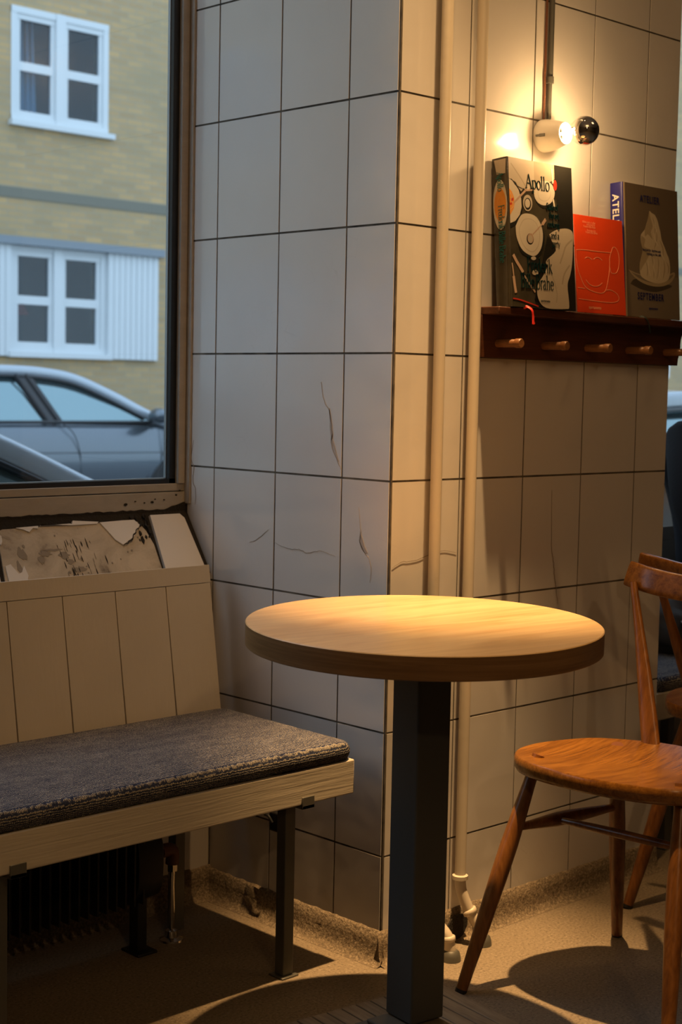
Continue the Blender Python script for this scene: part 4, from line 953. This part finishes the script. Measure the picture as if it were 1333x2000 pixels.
def make_car(label, paint, loc, rz=0):
    rail = m_railp
    t = thing('car', label, 'car', loc, rz)
    top = [(-2.40,.62),(-2.37,.80),(-2.25,.93),(-1.9,.97),(-1.0,.975),(0,.965),(1.0,.955),(1.3,.95),(1.7,.90),(2.1,.80),(2.3,.70),(2.38,.58),(2.42,.45)]
    wid = [(-2.40,.66),(-2.3,.78),(-1.9,.88),(-1,.92),(0,.925),(1.0,.915),(1.7,.88),(2.1,.80),(2.3,.68),(2.42,.50)]
    st = []
    for i in range(49):
        x = -2.40+4.82*i/48; z = interp(top, x); w = interp(wid, x)
        half = [(0, .20), (w*.86, .20), (w*.95, .30), (w*.985, .45), (w*1.0, .60), (w*.992, .70), (w*.978, z-.16 if z > .8 else z*.84), (w*.948, z-.085), (w*.915, z-.035), (w*.86, z-.003), (w*.5, z+.018), (0, z+.03)]
        half = [(y, min(q, z+.03)) for y, q in half]
        pts = [(x, -y, q) for y, q in half]+[(x, y, q) for y, q in reversed(half[:-1])][:-1]
        pts.append(pts[0]); st.append(pts[:-1])
    bm = B(); rows = [[bm.verts.new(p) for p in r] for r in st]
    for a, b_ in zip(rows, rows[1:]):
        n = len(a)
        for i in range(n): bm.faces.new((a[i], b_[i], b_[(i+1) % n], a[(i+1) % n]))
    bm.faces.new(rows[0]); bm.faces.new(rows[-1])
    body = obj('body', bm, [paint], t, angle=50)
    roof = [(-2.15,.97),(-1.85,1.13),(-1.5,1.26),(-1.0,1.36),(-.5,1.405),(-.1,1.41),(.2,1.395),(.5,1.345),(.85,1.21),(1.15,1.06),(1.38,.95)]
    st = []
    for i in range(41):
        x = -2.15+3.53*i/40; z = interp(roof, x); f = min(1, max(0, (z-.93)/.48)); 
        yb = .845; yt = yb-.20*f
        half = [(yb, .93), (yb-.11*f, .93+(z-.93)*.5), (yt, z-.07*f), (yt-.07, z-.015*f), (yt*.55, z+.012), (0, z+.018)]
        st.append([(x, -y, q) for y, q in half]+[(x, y, q) for y, q in reversed(half[:-1])])
    bm = B(); rows = [[bm.verts.new(p) for p in r] for r in st]
    for i, (a, b_) in enumerate(zip(rows, rows[1:])):
        xm = -2.15+3.53*(i+.5)/40
        for k in range(len(a)-1):
            f = bm.faces.new((a[k], b_[k], b_[k+1], a[k+1])); f.material_index = 1 if (2 <= k <= 7 and -1.45 < xm < .42) else 0
    obj('cabin_glass', bm, [m_cglass, paint], t, angle=50)
    for s in (-1, 1):
        R_l = [(-2.10,.985),(-1.85,1.09),(-1.5,1.225),(-1.0,1.325),(-.5,1.365),(-.1,1.37),(.2,1.355),(.5,1.305),(.85,1.165),(1.15,1.02),(1.36,.945),(1.55,.915)]
        def ys(z): return s*(.852-.20*min(1, max(0, (z-.93)/.48)))
        P = catmull([(x, ys(z), z) for x, z in R_l], 5); bm = B(); tube(bm, P, [(.046, .024)]*len(P), 12, up=(0, 0, 1)); obj('roof_rail', bm, rail, t, angle=60)
        P2 = catmull([(x-.01, ys(z-.03)*1.012, z-.045) for x, z in R_l[:-2]], 4); bm = B(); tube(bm, P2, .013, 8); tube(bm, [(-2.0, s*.875, .945), (1.28, s*.865, .945)], .014, 8)
        for (xa, xb, wd) in ((.02, .20, .10),): 
            for k in (0, .1): tube(bm, [(xa-.06+k-.06, ys(1.33)*1.01, 1.335), (xb-.02+k-.06, ys(.95)*1.012, .95)], [(.022,.008)]*2, 8)
            v = [(-.06, 1.335), (.06, 1.335), (.28, .95), (.10, .95)]
            q = [bm.verts.new((x, ys(z)*1.008-.0*s, z)) for x, z in v]; bm.faces.new(q)
        obj('window_trim', bm, m_trim, t, angle=60)
        bm = B()
        for pts in ([(.24, .94, .945), (.33, 1.0, .86), (.40, 1.0, .70), (.42, .99, .50), (.40, .985, .30)], [(-.95, .94, .96), (-.90, 1.0, .85), (-.88, 1.0, .6), (-.9, .985, .3)], [(1.33, .94, .93), (1.30, 1.0, .80), (1.28, 1.0, .55), (1.22, .985, .3)]):
            P = catmull([(x, s*(interp(wid, x)*f+.001), z) for x, f, z in pts], 4); tube(bm, P, .004, 6)
        P = [(x, s*(interp(wid, x)*.996+.001), .69+.02*(-x)/2) for x in [-2.0+.2*i for i in range(19)]]; tube(bm, P, .0035, 6)
        obj('door_seams', bm, m_trim, t)
        bm = B(); bmesh.ops.create_uvsphere(bm, u_segments=20, v_segments=12, radius=1)
        for v in bm.verts: v.co = Vector((1.18+v.co.x*.085, s*(1.0+v.co.y*.11), 1.005+v.co.z*.07))
        mr = obj('wing_mirror', bm, paint, t); bm = B(); tube(bm, [(1.20, s*.86, .945), (1.19, s*.99, .955)], [(.025,.04),(.02,.035)], 10); obj('mirror_arm', bm, m_trim, mr)
        for wx in (-1.42, 1.48):
            bm = B(); Mw = Matrix.Translation((wx, s*.83, .325)) @ Matrix.Rotation(-s*PI/2, 4, 'X')
            lathe(bm, [(.0,-.10),(.30,-.10),(.325,-.07),(.325,.07),(.30,.10),(.23,.10),(.22,.085)], 36, 0, Mw, caps=False); w_ = obj('wheel', bm, m_rubber, t)
            bm = B(); lathe(bm, [(.225,.085),(.20,.075),(.06,.09),(0,.092)], 10, 0, Mw, caps=False); obj('rim', bm, m_alu, w_)
            bm = B(); tube(bm, [(wx+.37*math.cos(a), s*(interp(wid, wx)*.985), .33+.37*math.sin(a)) for a in [i*PI/16 for i in range(17)]], [(.03,.02)]*17, 8); obj('wheel_arch', bm, m_trim, t)
        bm = B(); P = catmull([(2.28, s*.55, .66), (2.2, s*.68, .69), (2.0, s*.80, .74)], 4); tube(bm, P, [(.035,.03)]*len(P), 10); obj('headlamp', bm, m_lamp, t)
        bm = B(); P = catmull([(-2.38, s*.50, .80), (-2.33, s*.70, .82), (-2.15, s*.85, .84)], 4); tube(bm, P, [(.05,.025)]*len(P), 10); obj('tail_lamp', bm, mat('tail_lamp', (.4,.01,.01), .2), t)
        bm = B(); tube(bm, [(-.62, s*.935, .83), (-.50, s*.945, .83), (-.40, s*.935, .83)], [.010,.012,.010], 8); obj('door_handle', bm, paint, t)
    return t
def paint(name, c): return mat(name, c, .28, .55, Coat_Weight=.8, Coat_Roughness=.05)
p_silver = paint('silver_paint', (.12,.145,.17)); p_white = mat('white_paint', (.75,.77,.78), .25, 0, Coat_Weight=.6); p_grey = paint('pale_blue_grey_paint', (.45,.50,.55))
make_car('silver estate car parked across the street below the shuttered window', p_silver, (4.83, 9.68, -.10))
make_car('dark windowed pale car parked close outside the big window, lower left of the glass', p_grey, (-.38, 2.95, -.22))
make_car('white car parked across the street further along, seen past the pier at the right edge', p_white, (13.4, 9.68, -.10))
make_car('white car added out of view across the street to the left, for the tiles to reflect', p_white, (-6.0, 9.68, -.10))  # unseen car added as a bright shape for the wall tiles to mirror
make_car('pale car parked close outside the further window at the right edge', p_grey, (4.9, 2.95, -.22))

make_car('white car added out of view close outside, left of the big window, for the tiles to reflect', p_white, (-5.6, 2.95, -.22))  # also unseen, added nearby to brighten the reflection in the pier tiles
